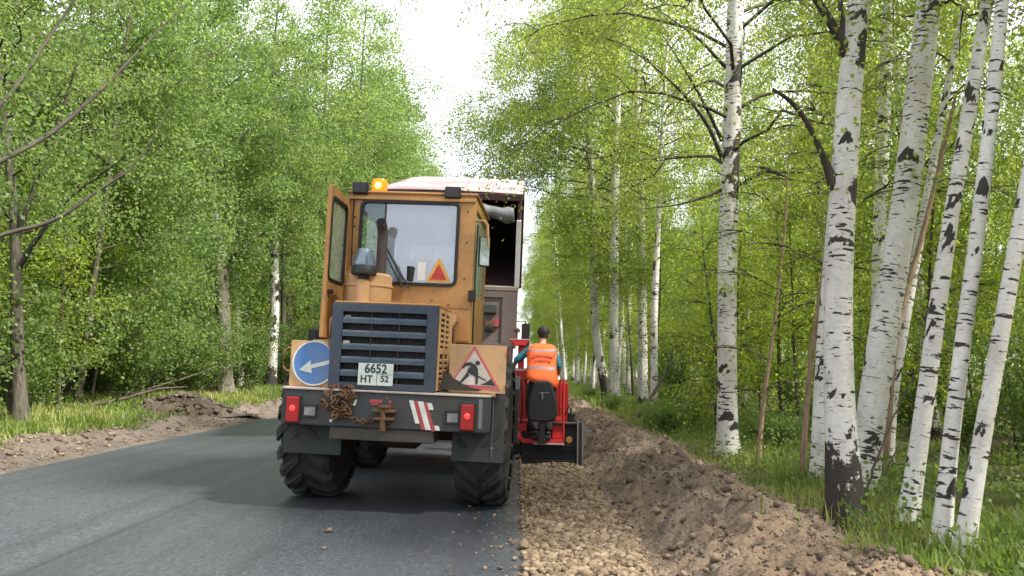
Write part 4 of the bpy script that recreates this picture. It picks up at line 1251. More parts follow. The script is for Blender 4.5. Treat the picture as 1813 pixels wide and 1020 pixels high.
for (x0, x1, gx) in ((-0.877, -0.755, -0.815), (0.748, 0.870, 0.808)):
    lp = MB().box(x0 - 0.012, x1 + 0.012, -1.02, -1.0, 0.80, 1.065).build('tail_lamp', M['black'], ldr, 0.008)
    MB().box(x0, x1, -1.045, -1.02, 0.815, 1.05).build('lens', M['lamp_red'], lp, 0.012)
    MB().lathe([(0, -0.006), (0.018, -0.004), (0.03, 0.004)], (gx, -1.048, 0.945), 'y', 12).build('bulb', M['lamp_glow'], lp)
for (x0, x1) in ((-0.735, -0.590), (0.60, 0.738)):
    fr = MB(); ring_panel(fr, (x0, x1, 0.86, 0.985), (x0 + 0.018, x1 - 0.018, 0.878, 0.967), 0.008, -1.012, -1.0)
    fo = fr.build('reversing_lamp', M['black'], ldr, 0.003)
    MB().box(x0 + 0.02, x1 - 0.02, -1.006, -1.001, 0.88, 0.965).build('lens', M['lamp_clear'], fo, 0.002)

ht = MB().box(-0.06, 0.15, -1.10, -1.0, 0.945, 0.970).box(-0.04, 0.135, -1.10, -1.0, 0.875, 0.900).box(0.0, 0.10, -1.03, -1.0, 0.84, 1.0)
ht.tube([(0.045, -1.075, 0.775), (0.045, -1.075, 1.0)], 0.026, 12).tube([(0.045, -1.075, 0.985), (0.045, -1.075, 1.01)], 0.05, 12)
ht.build('tow_hitch', M['rust'], ldr, 0.004)

# fenders, flaps and sign boards
for (x0, x1, s) in ((-0.985, -0.42, -1), (0.64, 1.13, 1)):
    MB().box(x0, x1, -0.735, -0.715, 0.50, 1.115).build('mud_flap', M['flap'], ldr, 0.006)
    xf0, xf1 = (-0.93, -0.60) if s < 0 else (0.62, 1.03)
    fd = MB()
    prof = [(-0.71, 1.10), (-0.71, 1.135), (-0.55, 1.42), (-0.2, 1.60), (0.35, 1.62), (0.62, 1.50), (0.88, 1.10), (0.86, 1.09), (0.6, 1.46), (0.34, 1.585), (-0.19, 1.565), (-0.53, 1.39)]
    fd.prism(prof, 'x', xf0, xf1)
    fd.build('fender', M['tan'], ldr, 0.004)
MB().box(1.015, 1.022, -0.745, -0.737, 0.55, 1.10).box(1.0, 1.04, -0.745, -0.737, 0.63, 0.645).build('flap_strap', M['bare_steel'], ldr)

# left sign: board, disc, arrow
sb = MB().box(-0.955, -0.525, -0.775, -0.760, 1.137, 1.575).build('sign_board', M['tan'], ldr, 0.003)
MB().lathe([(0.0, -0.788), (0.212, -0.788), (0.215, -0.775)], (-0.715, 0, 1.362), 'y', 48).build('sign_disc', M['sign_blue'], sb)
MB().lathe([(0.200, -0.7935), (0.2155, -0.7935), (0.2155, -0.776), (0.200, -0.776), (0.200, -0.7935)], (-0.715, 0, 1.362), 'y', 48, False).build('sign_rim', M['sign_white'], sb)
ar = MB()
def apt(px, py): return (-0.725 + (px - 556) * 0.00535, 1.362 - (py - 643) * 0.00535)
ar.prism([apt(531, 656), apt(551, 638), apt(551.5, 646), apt(588, 635.5), apt(588, 643), apt(553, 653), apt(555, 661)], 'y', -0.7925, -0.789)
ar.build('arrow', M['sign_white'], sb)
# right sign: board, triangle, digging figure
rb = MB().box(0.585, 1.125, -0.775, -0.760, 1.150, 1.60).build('sign_board', M['tan'], ldr, 0.003)
rb['label'] = 'faded tan sign board with a red roadworks triangle'
def zz(u, v):
    px, py = 780 + u * 0.10788, 600 + v * 0.10788
    return (0.574 + (px - 797) * 0.005688, 1.596 - (py - 612) * 0.00504)
MB().prism([zz(555, 110), zz(985, 880), zz(175, 850)], 'y', -0.7795, -0.776).build('triangle_rim', M['sign_red'], rb)
MB().prism([zz(560, 200), zz(905, 815), zz(230, 790)], 'y', -0.7830, -0.780).build('triangle_face', M['sign_cream'], rb)
fg = MB()
hd = zz(617, 418); fg.prism([(hd[0] + 0.024 * cos(a), hd[1] + 0.022 * sin(a)) for a in np.linspace(0, 2 * pi, 12, endpoint=False)], 'y', -0.7865, -0.7835)
for poly in ([(420, 425), (500, 405), (585, 450), (625, 520), (630, 610), (560, 640), (455, 590), (470, 520), (520, 470), (430, 470)],
             [(420, 425), (450, 460), (400, 520), (365, 520)], [(560, 640), (632, 605), (630, 780), (595, 785), (590, 660)],
             [(455, 590), (500, 640), (400, 745), (355, 785), (345, 765)], [(600, 610), (640, 640), (760, 705), (750, 718), (630, 660)],
             [(670, 790), (760, 745), (830, 680), (905, 800)]):
    fg.prism([zz(*p) for p in poly], 'y', -0.7865, -0.7835)
fg.build('digging_figure', M['ink'], rb)
MB().prism([zz(40, 905), zz(95, 560), zz(130, 620), zz(200, 610), zz(240, 690), zz(330, 740), zz(420, 800), zz(560, 850), zz(700, 870), zz(640, 905)], 'y', -0.7905, -0.7870).build('oil_stain', M['grease'], rb)
for z in (1.21, 1.52): MB().box(1.125, 1.15, -0.79, -0.75, z, z + 0.03).build('hinge', M['rust'], rb, 0.003)
MB().tube([(-0.90, -0.74, 1.28), (-1.0, -0.73, 1.28), (-1.035, -0.73, 1.32), (-1.035, -0.73, 1.46), (-1.0, -0.73, 1.50), (-0.90, -0.74, 1.50)], 0.011, 8).build('grab_rail', M['orange'], ldr, smooth=True)
MB().tube([(-0.52, -0.80, 1.50), (-0.565, -0.82, 1.50), (-0.575, -0.82, 1.53), (-0.575, -0.82, 1.77), (-0.565, -0.82, 1.80), (-0.52, -0.80, 1.80)], 0.012, 8).build('grab_rail', M['tan'], ldr, smooth=True)

# hood, grille, plate
MB().box(-0.515, 0.465, -0.86, 0.34, 1.137, 1.945).build('hood', M['tan'], ldr, 0.02)
MB().box(-0.525, 0.475, -0.885, 0.0, 1.947, 1.965).build('hood_lip', M['orange'], ldr, 0.006)
gr = MB(); ring_panel(gr, (-0.530, 0.480, 1.138, 1.942), (-0.425, 0.375, 1.20, 1.862), 0.012, -0.935, -0.864)
gr = gr.build('grille', M['blue'], ldr, 0.006)
MB().box(-0.43, 0.38, -0.872, -0.863, 1.195, 1.87).build('radiator', M['radiator'], gr)
rod = MB()
for i in range(26):
    x = -0.40 + i * 0.03
    rod.box(x, x + 0.004, -0.879, -0.873, 1.2, 1.86)
for x in (-0.152, 0.112): rod.box(x, x + 0.007, -0.925, -0.918, 1.2, 1.862)
rod.build('radiator_fins', M['grease'], gr)
for i in range(5):
    z = 1.283 + i * 0.124
    sl = MB().prism([(-0.930, z - 0.026), (-0.934, z + 0.020), (-0.915, z + 0.034), (-0.880, z + 0.038), (-0.885, z - 0.012)], 'x', -0.424, 0.374).build('slat', M['blue_lit'], gr, 0.003)
MB().box(-0.415, -0.355, -0.915, -0.88, 1.54, 1.59).box(-0.415, -0.357, -0.90, -0.88, 1.86 - 0.075, 1.86 - 0.03).build('inspection_tag', M['sill'], gr, 0.002)
pl = MB().box(-0.243, 0.088, -0.953, -0.947, 1.180, 1.385).build('number_plate', M['plate'], ldr, 0.004)
text('plate_digits', '6652', (-0.077, -0.9545, 1.333), 0.118, M['ink'], pl, xs=0.90)
text('plate_letters', 'НТ', (-0.160, -0.9545, 1.233), 0.092, M['ink'], pl, xs=0.95)
text('region_code', '52', (0.010, -0.9545, 1.243), 0.082, M['ink'], pl, xs=0.95)
MB().box(-0.065, -0.061, -0.9545, -0.953, 1.185, 1.285).box(-0.065, 0.08, -0.9545, -0.953, 1.285, 1.288).build('plate_line', M['ink'], pl)
# louvred side of the hood
sv = MB().box(0.466, 0.470, -0.80, -0.22, 1.20, 1.90).build('side_vent', M['radiator'], ldr)
MB().box(0.466, 0.482, -0.855, -0.735, 1.15, 1.935).box(0.466, 0.482, -0.49, -0.41, 1.15, 1.935).box(0.466, 0.482, -0.20, 0.33, 1.15, 1.935).box(0.466, 0.482, -0.735, -0.20, 1.895, 1.935).box(0.466, 0.482, -0.735, -0.20, 1.15, 1.205).box(0.466, 0.482, -0.735, -0.20, 1.50, 1.56).build('vent_frame', M['tan'], sv)
for y0, y1 in ((-0.735, -0.49), (-0.41, -0.20)):
    for i in range(13):
        z = 1.225 + i * 0.052
        if 1.48 < z < 1.57: continue
        MB().prism([(0.470, z), (0.484, z - 0.008), (0.486, z + 0.014), (0.470, z + 0.022)], 'y', y0, y1).build('slat', M['tan'], sv)
MB().tube([(0.50, 0.05, 1.55), (0.50, 0.05, 1.80), (0.52, 0.1, 1.86)], 0.016, 8).build('hose', M['rust'], ldr, smooth=True)

# air cleaner, pre-cleaner bowl, exhaust
ac = MB().lathe([(0.0, 1.965), (0.232, 1.965), (0.238, 1.98), (0.238, 2.17), (0.250, 2.175), (0.250, 2.195), (0.238, 2.20), (0.236, 2.29), (0.205, 2.315), (0.0, 2.32)], (-0.405, -0.08, 0), 'z', 32).build('air_cleaner', M['tan'], ldr, smooth=True)
MB().lathe([(0.0, 1.965), (0.070, 1.965), (0.072, 2.215), (0.05, 2.235), (0.0, 2.24)], (-0.405, -0.335, 0), 'z', 20).build('inlet_pipe', M['tan'], ac, smooth=True)
MB().lathe([(0.0, 2.22), (0.055, 2.22), (0.055, 2.285), (0.0, 2.285)], (-0.405, -0.335, 0), 'z', 16).build('neck', M['black'], ac)
pc = MB().lathe([(0.0, 2.275), (0.115, 2.275), (0.130, 2.285), (0.130, 2.345), (0.118, 2.365), (0.0, 2.366)], (-0.405, -0.335, 0), 'z', 24).build('pre_cleaner', M['black'], ldr, smooth=True)
MB().lathe([(0.118, 2.367), (0.122, 2.385), (0.078, 2.535), (0.070, 2.548), (0.0, 2.55)], (-0.405, -0.335, 0), 'z', 24).build('bowl', M['cup_glass'], pc, smooth=True)
ex = MB().tube([(-0.350, 0.17, 1.95), (-0.350, 0.17, 2.70), (-0.350, 0.165, 2.80), (-0.350, 0.12, 2.86), (-0.350, 0.05, 2.90)], 0.057, 16).build('exhaust_pipe', M['exhaust'], ldr, smooth=True)
MB().lathe([(0.0, 0.0), (0.050, 0.0)], (0, 0, 0), 'y', 16).build('pipe_mouth', M['radiator'], ex)
ex.children[0].location = (-0.350, 0.044, 2.9035); ex.children[0].rotation_euler = (radians(-28), 0, 0)

# cab
cab = MB()
ring_panel(cab, (-0.80, 0.637, 1.64, 3.275), (-0.652, 0.452, 2.262, 3.192), 0.07, 0.345, 0.40)
cab.box(-0.80, -0.70, 0.40, 0.50, 1.64, 3.27).box(0.55, 0.635, 0.40, 0.50, 1.64, 3.27)
cab.box(0.60, 0.635, 0.50, 1.72, 1.64, 2.20).box(-0.80, -0.765, 1.30, 1.72, 1.64, 2.10)
cab.box(0.56, 0.635, 1.66, 1.74, 1.64, 3.27).box(-0.80, -0.73, 1.66, 1.74, 1.64, 3.27)
cab.box(-0.80, 0.635, 1.70, 1.75, 1.64, 2.25).box(-0.80, 0.635, 1.66, 1.75, 3.12, 3.27)
cab.box(-0.80, -0.73, 0.50, 1.66, 3.15, 3.27).box(0.56, 0.635, 0.50, 1.66, 3.15, 3.27)
cabo = cab.build('cab', M['orange'], ldr, 0.010)
MB().box(-0.825, 0.66, 0.325, 1.80, 3.272, 3.305).build('roof', M['orange'], ldr, 0.022)
sm = MB().box(-0.12, 0.637, 0.3435, 0.345, 2.012, 2.017).box(0.520, 0.524, 0.3435, 0.345, 1.66, 2.012).box(-0.80, -0.655, 0.3435, 0.345, 2.24, 2.244)
sm.build('panel_seam', M['grease'], cabo)
bt = MB()
for (x, z) in [(-0.72, 3.0), (-0.72, 2.6), (-0.715, 2.9), (0.55, 2.75), (0.545, 2.35), (0.55, 3.1), (0.60, 1.8), (0.56, 1.95), (-0.02, 2.05), (0.18, 2.05), (0.38, 2.05)]:
    bt.lathe([(0.0, 0.337), (0.011, 0.338), (0.012, 0.345)], (x, 0, z), 'y', 6)
bto = bt.build('bolts', M['rust'], cabo); bto['kind'] = 'stuff'
MB().box(-0.80, 0.637, 0.315, 0.344, 3.20, 3.235).build('rain_gutter', M['orange'], cabo, 0.006)
MB().tube([(-0.74, 0.335, 3.25), (-0.735, 0.33, 2.9), (-0.725, 0.33, 2.45)], 0.008, 6).build('cable', M['black'], cabo)
MB().box(-0.76, 0.59, 0.41, 1.70, 1.60, 1.66).build('cab_floor', M['cab_trim'], ldr)
MB().box(-0.72, 0.56, 0.45, 1.68, 3.10, 3.14).build('headliner', M['cab_trim'], ldr)
sl = MB(); ring_frame(sl, (-0.662, 0.462, 2.252, 3.202), 0.075, 0.036, 0.325, 0.347)
wg = sl.build('rear_window', M['black'], ldr, 0.003)
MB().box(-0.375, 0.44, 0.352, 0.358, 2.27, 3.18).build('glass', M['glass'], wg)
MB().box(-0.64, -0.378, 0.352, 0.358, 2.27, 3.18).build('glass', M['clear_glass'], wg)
MB().box(-0.385, -0.367, 0.348, 0.366, 2.27, 3.18).build('mullion', M['black'], wg)
MB().prism([(0.115, 2.300), (0.395, 2.300), (0.268, 2.560), (0.242, 2.560)], 'y', 0.346, 0.349).build('warning_triangle', plain('sign_yellow', (0.70, 0.36, 0.06), 0.5), wg)
MB().prism([(0.162, 2.328), (0.348, 2.328), (0.255, 2.505)], 'y', 0.342, 0.3455).build('warning_triangle', plain('triangle_red', (0.50, 0.035, 0.03), 0.5), wg)
MB().box(0.02, 0.11, 0.346, 0.349, 2.31, 2.52).build('paper_sheet', M['white'], wg)
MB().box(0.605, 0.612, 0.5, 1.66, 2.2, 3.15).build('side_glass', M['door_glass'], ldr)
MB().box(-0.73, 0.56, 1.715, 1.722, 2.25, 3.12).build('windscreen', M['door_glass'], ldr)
st = MB().box(-0.33, 0.22, 0.98, 1.10, 1.98, 2.62).box(-0.33, 0.22, 0.98, 1.45, 1.85, 2.0).build('driver_seat', M['seat'], ldr, 0.04, seg=3)
MB().box(-0.18, 0.07, 0.99, 1.07, 2.62, 2.80).build('headrest', M['white'], st, 0.03)
MB().torus((-0.05, 1.52, 2.30), (1, 0, 0), (0, 0.4, 0.9), 0.20, 0.014, 24, 6).tube([(-0.05, 1.52, 2.30), (-0.05, 1.66, 1.9)], 0.02, 8).build('steering_wheel', M['black'], ldr, smooth=True)
# roof lamps and beacon
for (x, z) in ((-0.672, 3.315), (0.372, 3.29)):
    wl = MB().box(x - 0.088, x + 0.088, 0.30, 0.40, z - 0.055, z + 0.082).build('work_lamp', M['black'], ldr, 0.015)
    MB().box(x - 0.07, x + 0.07, 0.294, 0.300, z - 0.04, z + 0.065).build('lens', M['dark_steel'], wl, 0.004)
bc = MB().lathe([(0.0, 3.335), (0.105, 3.335), (0.10, 3.365), (0.0, 3.366)], (-0.56, 0.75, 0), 'z', 20).build('beacon', M['black'], ldr)
MB().lathe([(0.082, 3.366), (0.092, 3.38), (0.090, 3.49), (0.075, 3.525), (0.0, 3.535)], (-0.56, 0.75, 0), 'z', 20).build('dome', M['beacon'], bc, smooth=True)
MB().lathe([(0.0, -0.02), (0.03, -0.01), (0.038, 0.0)], (-0.555, 0.652, 3.44), 'y', 14).build('bulb', M['beacon_glow'], bc, smooth=True)
# wipers
MB().tube([(-0.06, 0.31, 2.225), (-0.16, 0.30, 2.36), (-0.335, 0.315, 2.66)], 0.011, 6).tube([(-0.13, 0.31, 2.225), (-0.22, 0.30, 2.37), (-0.345, 0.315, 2.60)], 0.009, 6).tube([(-0.06, 0.315, 2.30), (-0.055, 0.315, 2.46)], [0.03, 0.04], 8).build('wiper', M['black'], ldr)
# open door
dr = MB(); ring_panel(dr, (0.0, 0.76, 1.62, 3.20), (0.11, 0.71, 2.22, 3.09), 0.07, -0.02, 0.02)
door = dr.build('door', M['orange'], ldr, 0.008)
door.location = (-0.805, 0.36, 0.0)
door.rotation_euler = (0, 0, math.atan2(-0.76, 0.012))
sl = MB(); ring_frame(sl, (0.10, 0.72, 2.21, 3.10), 0.075, 0.03, -0.03, 0.03); sl.build('window_seal', M['black'], door)
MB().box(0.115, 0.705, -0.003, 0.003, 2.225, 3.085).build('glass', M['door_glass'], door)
MB().box(0.60, 0.70, 0.02, 0.06, 2.08, 2.12).build('handle', M['black'], door, 0.006)
for z in (1.8, 3.0): MB().tube([(0.0, 0.0, z), (0.0, 0.0, z + 0.1)], 0.022, 8).build('hinge', M['black'], door)
# right mirror, hose, canister
mr = MB().tube([(0.64, 0.46, 3.02), (0.72, 0.44, 3.02), (0.765, 0.44, 2.98), (0.785, 0.44, 2.72)], 0.014, 8).build('mirror_arm', M['tan'], ldr, smooth=True)
mm = MB().box(0.675, 0.805, 0.42, 0.45, 2.50, 2.84).build('mirror', M['black'], ldr, 0.01)
MB().box(0.685, 0.795, 0.416, 0.4195, 2.515, 2.825).build('glass', M['mirror'], mm); mm.location = (0.74, 0.435, 0); mm.data.transform(Matrix.Translation((-0.74, -0.435, 0))); mm.children[0].data.transform(Matrix.Translation((-0.74, -0.435, 0))); mm.rotation_euler = (0, 0, radians(28))
MB().tube([(0.668, 0.36, 1.55), (0.662, 0.35, 2.1), (0.668, 0.35, 2.95)], 0.011, 6).build('hose', M['black'], ldr)
MB().box(0.60, 0.68, 0.30, 0.36, 2.10, 2.22).build('latch', M['black'], ldr, 0.006)
MB().box(0.18, 0.62, 0.337, 0.3445, 1.66, 1.99).build('access_panel', M['orange'], cabo, 0.003)
MB().tube([(0.25, 0.335, 1.80), (0.45, 0.33, 1.80), (0.50, 0.33, 1.86)], 0.010, 6).build('handle', M['rust'], ldr)
MB().lathe([(0.0, 1.50), (0.095, 1.50), (0.10, 1.52), (0.10, 1.72), (0.08, 1.74), (0.0, 1.745)], (-1.08, 0.42, 0), 'z', 16).build('canister', M['black'], ldr, smooth=True)
MB().box(-0.95, -0.80, 0.5, 1.3, 1.05, 1.09).box(-0.95, -0.80, 0.5, 1.3, 1.35, 1.39).build('step', M['dark_paint'], ldr)

# axles and wheels
MB().tube([(-0.70, 0, 0.745), (-0.3, 0, 0.745), (-0.16, 0, 0.745), (0.16, 0, 0.745), (0.3, 0, 0.745), (0.70, 0, 0.745)], [0.11, 0.12, 0.23, 0.23, 0.12, 0.11], 16).build('axle', M['rust_axle'], ldr, smooth=True)
MB().tube([(-0.70, 2.45, 0.745), (-0.16, 2.45, 0.745), (0.16, 2.45, 0.745), (0.70, 2.45, 0.745)], [0.12, 0.22, 0.22, 0.12], 16).build('axle', M['rust_axle'], ldr, smooth=True)
w0 = make_wheel(0.745, 0.45, M['rust_axle'], ldr, (-0.82, 0, 0.745))
w0.rotation_euler = (0.1, 0, 0)
for k, (x, y) in enumerate(((0.90, 0), (-0.98, 2.45), (0.72, 2.45))):
    w = copy_tree(w0, ldr); w.location = (x, y, 0.745); w.rotation_euler = (0.4 * k + 0.15, 0, pi if x > 0 else 0)
# arms and bucket, turned up in front
for s in (-1, 1):
    MB().prism([(2.0, 1.55), (2.2, 1.75), (3.1, 1.15), (3.55, 0.75), (3.45, 0.6), (3.0, 0.9)], 'x', s * 0.42 - 0.06, s * 0.42 + 0.06).build('boom', M['orange'], ldr, 0.01)
MB().prism([(3.35, 0.30), (4.1, 0.22), (4.12, 0.26), (3.45, 0.36), (3.42, 1.05), (3.55, 1.25), (3.50, 1.28), (3.34, 1.08)], 'x', -1.05, 1.05).build('bucket', M['dark_steel'], ldr, 0.01)
MB().box(-0.5, 0.5, 1.78, 2.6, 1.2, 1.75).build('front_frame', M['orange'], ldr, 0.03)

# chain thrown over the counterweight
ch = MB(); rng = random.Random(5)
root = empty('tow_chain', (0, 0, 0), (0, 0, 0))
def heap_pt():
    while True:
        u, v = rng.uniform(-0.53, -0.23), rng.uniform(0.87, 1.17)
        if ((u + 0.385) / 0.16) ** 2 + ((v - 1.03) / 0.17) ** 2 < 1: return u, v
pts = []
for k in range(64):
    u, v = heap_pt(); pts.append((u, -1.03 - 0.045 * rng.random() if v < 1.12 else -0.98 + rng.uniform(-.05, .05), v if v < 1.12 else 1.15))
for k in range(9):
    t = k / 8; pts.append((-0.30 + 0.30 * t, -1.035, 0.90 - 0.045 * sin(pi * t) - 0.005 * t))
lm = ldr.matrix_basis
for i, p in enumerate(pts):
    a = Vector((rng.uniform(-1, 1), rng.uniform(-0.4, 0.4), rng.uniform(-1, 1))) if i < 64 else Vector((1, 0, 0.1 * (i - 68)))
    b = Vector((rng.uniform(-1, 1), rng.uniform(-1, 1), rng.uniform(-1, 1))) if i < 64 else Vector((0, (i % 2), 1 - (i % 2)))
    a.normalize(); b = (b - a * b.dot(a)).normalized()
    ch.torus(p, a, b, 0.021, 0.0075, 10, 5, 1.35)
co_ = ch.build('tow_chain', M['rust'], None, smooth=True)
bpy.data.objects.remove(root)
co_.name = 'tow_chain'
co_.location = (LX, LY, LZ); co_.rotation_euler = ldr.rotation_euler
tag(co_, 'heap of rusty chain thrown over the loader\'s rear counterweight', 'chain')

# ------------------------------------------------------------------ dump truck ahead
trk = empty('dump_truck', (-1.30, 14.1, 0.04), (0, radians(1.2), 0))
tag(trk, 'maroon dump truck ahead of the loader with its covered bed tipped up and tailgate hanging', 'dump truck')
TL = radians(16)
bed = MB()
bed.box(-1.27, 1.27, 0.02, 4.9, -0.10, 0.0).box(-1.27, -1.21, 0.02, 4.9, 0.0, 1.60).box(1.21, 1.27, 0.02, 4.9, 0.0, 1.60).box(-1.21, 1.21, 4.84, 4.9, 0.0, 1.60)
for k in range(7):
    y = 0.55 + k * 0.68
    bed.box(1.271, 1.33, y, y + 0.09, -0.08, 1.58).box(-1.33, -1.271, y, y + 0.09, -0.08, 1.58)
bed = bed.build('bed', M['maroon'], trk, 0.008)
bed.location = (0, 0, 2.78); bed.rotation_euler = (TL, 0, 0)
MB().box(-1.28, 1.28, -0.06, 0.06, 1.58, 1.70).build('crossbar', M['maroon'], bed, 0.01)
tp = MB(); N = 24; K = 10
vs = [(-1.30 + 2.60 * i / K, 4.95 * j / N - 0.05, 1.712 + 0.035 * sin(j * 1.57) * (1 if i % K else 0) + 0.02 * sin(pi * i / K)) for j in range(N + 1) for i in range(K + 1)]
tp.add(vs, [(j * (K + 1) + i, j * (K + 1) + i + 1, (j + 1) * (K + 1) + i + 1, (j + 1) * (K + 1) + i) for j in range(N) for i in range(K)])
tpo = tp.build('tarp', M['tarp'], bed, smooth=True)
so = tpo.modifiers.new('thick', 'SOLIDIFY'); so.thickness = 0.012
rl = MB(); rr_ = random.Random(3)
pts = [(-1.20 + 2.35 * i / 20, -0.02 + rr_.uniform(-.02, .02), 1.385 + 0.03 * sin(i * 0.9) - 0.03 * (i / 20)) for i in range(21)]
rl.tube(pts, [0.135 + rr_.uniform(-.03, .03) for _ in pts], 12).build('tarp_roll', M['tarp_roll'], bed, smooth=True)
MB().box(1.20, 1.285, -0.05, 0.05, 0.06, 1.24).build('corner_post', M['white'], bed, 0.006)  # right post painted white: sunlight on this side put into the colour
MB().box(-1.28, -1.20, -0.05, 0.05, 0.06, 1.5).build('corner_post', M['maroon'], bed, 0.006)
MB().box(-1.28, 1.28, -0.06, 0.03, -0.02, 0.055).build('sill', M['sill'], bed, 0.006)
tgm = MB().box(-1.27, 1.27, -0.03, 0.02, 1.72, 2.73)
tg = tgm.build('tailgate', M['taupe'], trk, 0.008)
MB().box(-1.27, 1.27, -0.06, -0.031, 2.62, 2.73).box(-1.27, 1.27, -0.06, -0.031, 1.72, 1.80).box(1.00, 1.27, -0.06, -0.031, 1.80, 2.62).box(0.42, 0.50, -0.06, -0.031, 1.80, 2.62).box(-0.5, -0.42, -0.06, -0.031, 1.80, 2.62).box(-1.27, -1.15, -0.06, -0.031, 1.80, 2.62).build('tailgate_frame', M['taupe'], tg, 0.004)
MB().box(0.665, 0.905, -0.13, -0.031, 2.335, 2.485).build('lamp_box', M['dark_paint'], tg, 0.01)
kn = MB().box(0.70, 0.86, -0.08, -0.031, 2.02, 2.20).build('latch', M['rust'], tg, 0.01)
MB().lathe([(0.0, -0.14), (0.06, -0.13), (0.07, -0.08)], (0.79, 0, 2.07), 'y', 12).build('latch_knob', M['black'], kn, smooth=True)
MB().box(0.87, 0.95, -0.07, -0.031, 2.10, 2.24).build('reflector', M['stripe_red'], kn)
MB().box(-0.45, -0.35, 0.1, 7.2, 0.95, 1.20).box(0.35, 0.45, 0.1, 7.2, 0.95, 1.20).box(-1.2, 1.2, 0.0, 0.12, 0.9, 1.05).build('chassis', M['dark_steel'], trk, 0.01)
MB().tube([(0, 3.4, 1.15), (0, 3.7, 3.6)], [0.09, 0.06], 12).build('lift_ram', M['bare_steel'], trk)
for sx in (-0.85, 0.85):
    MB().box(sx - 0.3, sx + 0.3, 0.25, 0.27, 0.35, 1.0).build('mud_flap', M['flap'], trk)
tw = make_wheel(0.52, 0.55, M['dark_steel'], trk, (-0.95, 1.1, 0.52), 26)
for (x, y) in ((0.95, 1.1), (-0.95, 2.45), (0.95, 2.45), (-0.98, 6.1), (0.98, 6.1)):
    w = copy_tree(tw, trk); w.location = (x, y, 0.52)
tc = MB().prism([(5.2, 1.0), (7.2, 1.0), (7.25, 1.9), (7.0, 2.95), (5.25, 3.0)], 'x', -1.2, 1.2).build('cab', M['red'], trk, 0.05, seg=3)
MB().box(-0.9, 0.9, 5.195, 5.215, 2.1, 2.7).build('rear_window', M['glass'], tc)
MB().tube([(1.2, 6.9, 2.6), (1.50, 6.85, 2.6), (1.50, 6.85, 1.9)], 0.02, 6).box(1.40, 1.62, 6.84, 6.90, 1.85, 2.55).build('mirror', M['black'], trk)
for x0 in (-1.1, 0.85):
    MB().box(x0, x0 + 0.25, -0.01, 0.0, 0.93, 1.03).build('tail_lamp', M['lamp_red'], trk)

# ------------------------------------------------------------------ shoulder spreader
sp = empty('shoulder_spreader', (0.0, 12.6, -0.09))
tag(sp, 'red roadside spreading machine with operator platform and black steel screed over the gravel', 'spreader')
MB().box(-0.02, 0.20, 0.0, 0.16, 0.50, 1.48).box(0.04, 0.14, 0.03, 0.13, 1.48, 1.84).build('control_post', M['red'], sp, 0.012)
cp = MB().prism([(-0.10, 1.93), (0.22, 1.93), (0.16, 1.84), (-0.02, 1.84)], 'y', -0.05, 0.22).build('control_panel', M['red'], sp, 0.01)
MB().box(-0.10, 0.22, -0.055, 0.225, 1.931, 1.945).build('panel_lip', M['tarp'], cp, 0.003)
MB().tube([(0.02, 0.08, 1.94), (0.02, 0.08, 2.06)], 0.014, 8).lathe([(0.0, -0.05), (0.05, -0.03), (0.055, 0.01), (0.0, 0.05)], (0.02, 0.08, 2.09), 'z', 12).build('lever', M['rust'], cp, smooth=True)
MB().box(-0.02, 0.20, -0.012, 0.0, 1.44, 1.475).box(-0.02, 0.28, -0.02, 0.0, 0.665, 0.69).build('rail', M['tarp'], sp, 0.003)
pf = MB().prism([(-0.04, 0.62), (0.02, 0.42), (0.14, 0.335), (0.78, 0.335), (0.78, 0.385), (0.16, 0.385), (0.06, 0.45), (0.0, 0.64)], 'y', -0.22, 0.75).build('platform', M['red'], sp, 0.006)
MB().box(0.14, 0.78, 0.70, 0.75, 0.385, 0.72).box(0.60, 0.76, 0.05, 0.70, 0.386, 0.70).build('side_box', M['red'], pf, 0.01)
MB().box(0.30, 0.775, -0.235, -0.222, 0.318, 0.345).build('platform_edge', M['tarp'], pf, 0.002)
MB().tube([(0.76, -0.20, 0.30), (0.76, -0.20, 1.30)], 0.018, 8).tube([(0.76, 0.70, 0.385), (0.76, 0.70, 1.30), (0.76, -0.20, 1.30)], 0.018, 8).tube([(0.76, -0.2, 0.85), (0.76, 0.7, 0.85)], 0.014, 8).build('guard_rail', M['red'], sp, smooth=True)
MB().lathe([(0.0, -0.25), (0.045, -0.25), (0.05, -0.22), (0.0, -0.21)], (0.85, 0, 0.40), 'y', 12).build('reflector', plain('amber_reflector', (0.45, 0.22, 0.05), 0.4), sp)
sc_ = MB().box(0.12, 1.0, 0.10, 0.14, 0.0, 0.62).prism([(0.10, 0.62), (0.02, 0.645), (0.02, 0.60), (0.10, 0.575)], 'x', 0.62, 1.0).box(0.12, 1.0, 0.02, 0.10, 0.0, 0.05).box(0.12, 1.0, 0.04, 0.10, 0.20, 0.235).build('screed', M['dark_steel'], sp, 0.006)
MB().box(0.985, 1.07, -0.14, 0.55, 0.0, 0.66).build('end_plate', M['dark_steel'], sc_, 0.006)
MB().box(0.975, 1.0, -0.155, -0.13, 0.0, 0.665).box(1.05, 1.08, -0.155, -0.13, 0.0, 0.665).box(0.70, 1.0, 0.0, 0.03, 0.632, 0.65).build('plate_edge', M['bare_steel'], sc_, 0.003)
MB().box(0.50, 0.90, 0.03, 0.038, 0.29, 0.30).box(0.30, 0.95, 0.0, 0.02, 0.052, 0.058).build('wear_strip', M['bare_steel'], sc_)
MB().box(0.02, 0.85, 0.15, 1.2, 0.14, 0.33).box(-0.6, 0.1, 0.9, 1.1, 0.3, 0.5).build('frame', M['dark_steel'], sp, 0.01)
MB().box(0.86, 0.97, 0.20, 0.42, 0.63, 0.78).build('hydraulic_block', M['black'], sp, 0.015)
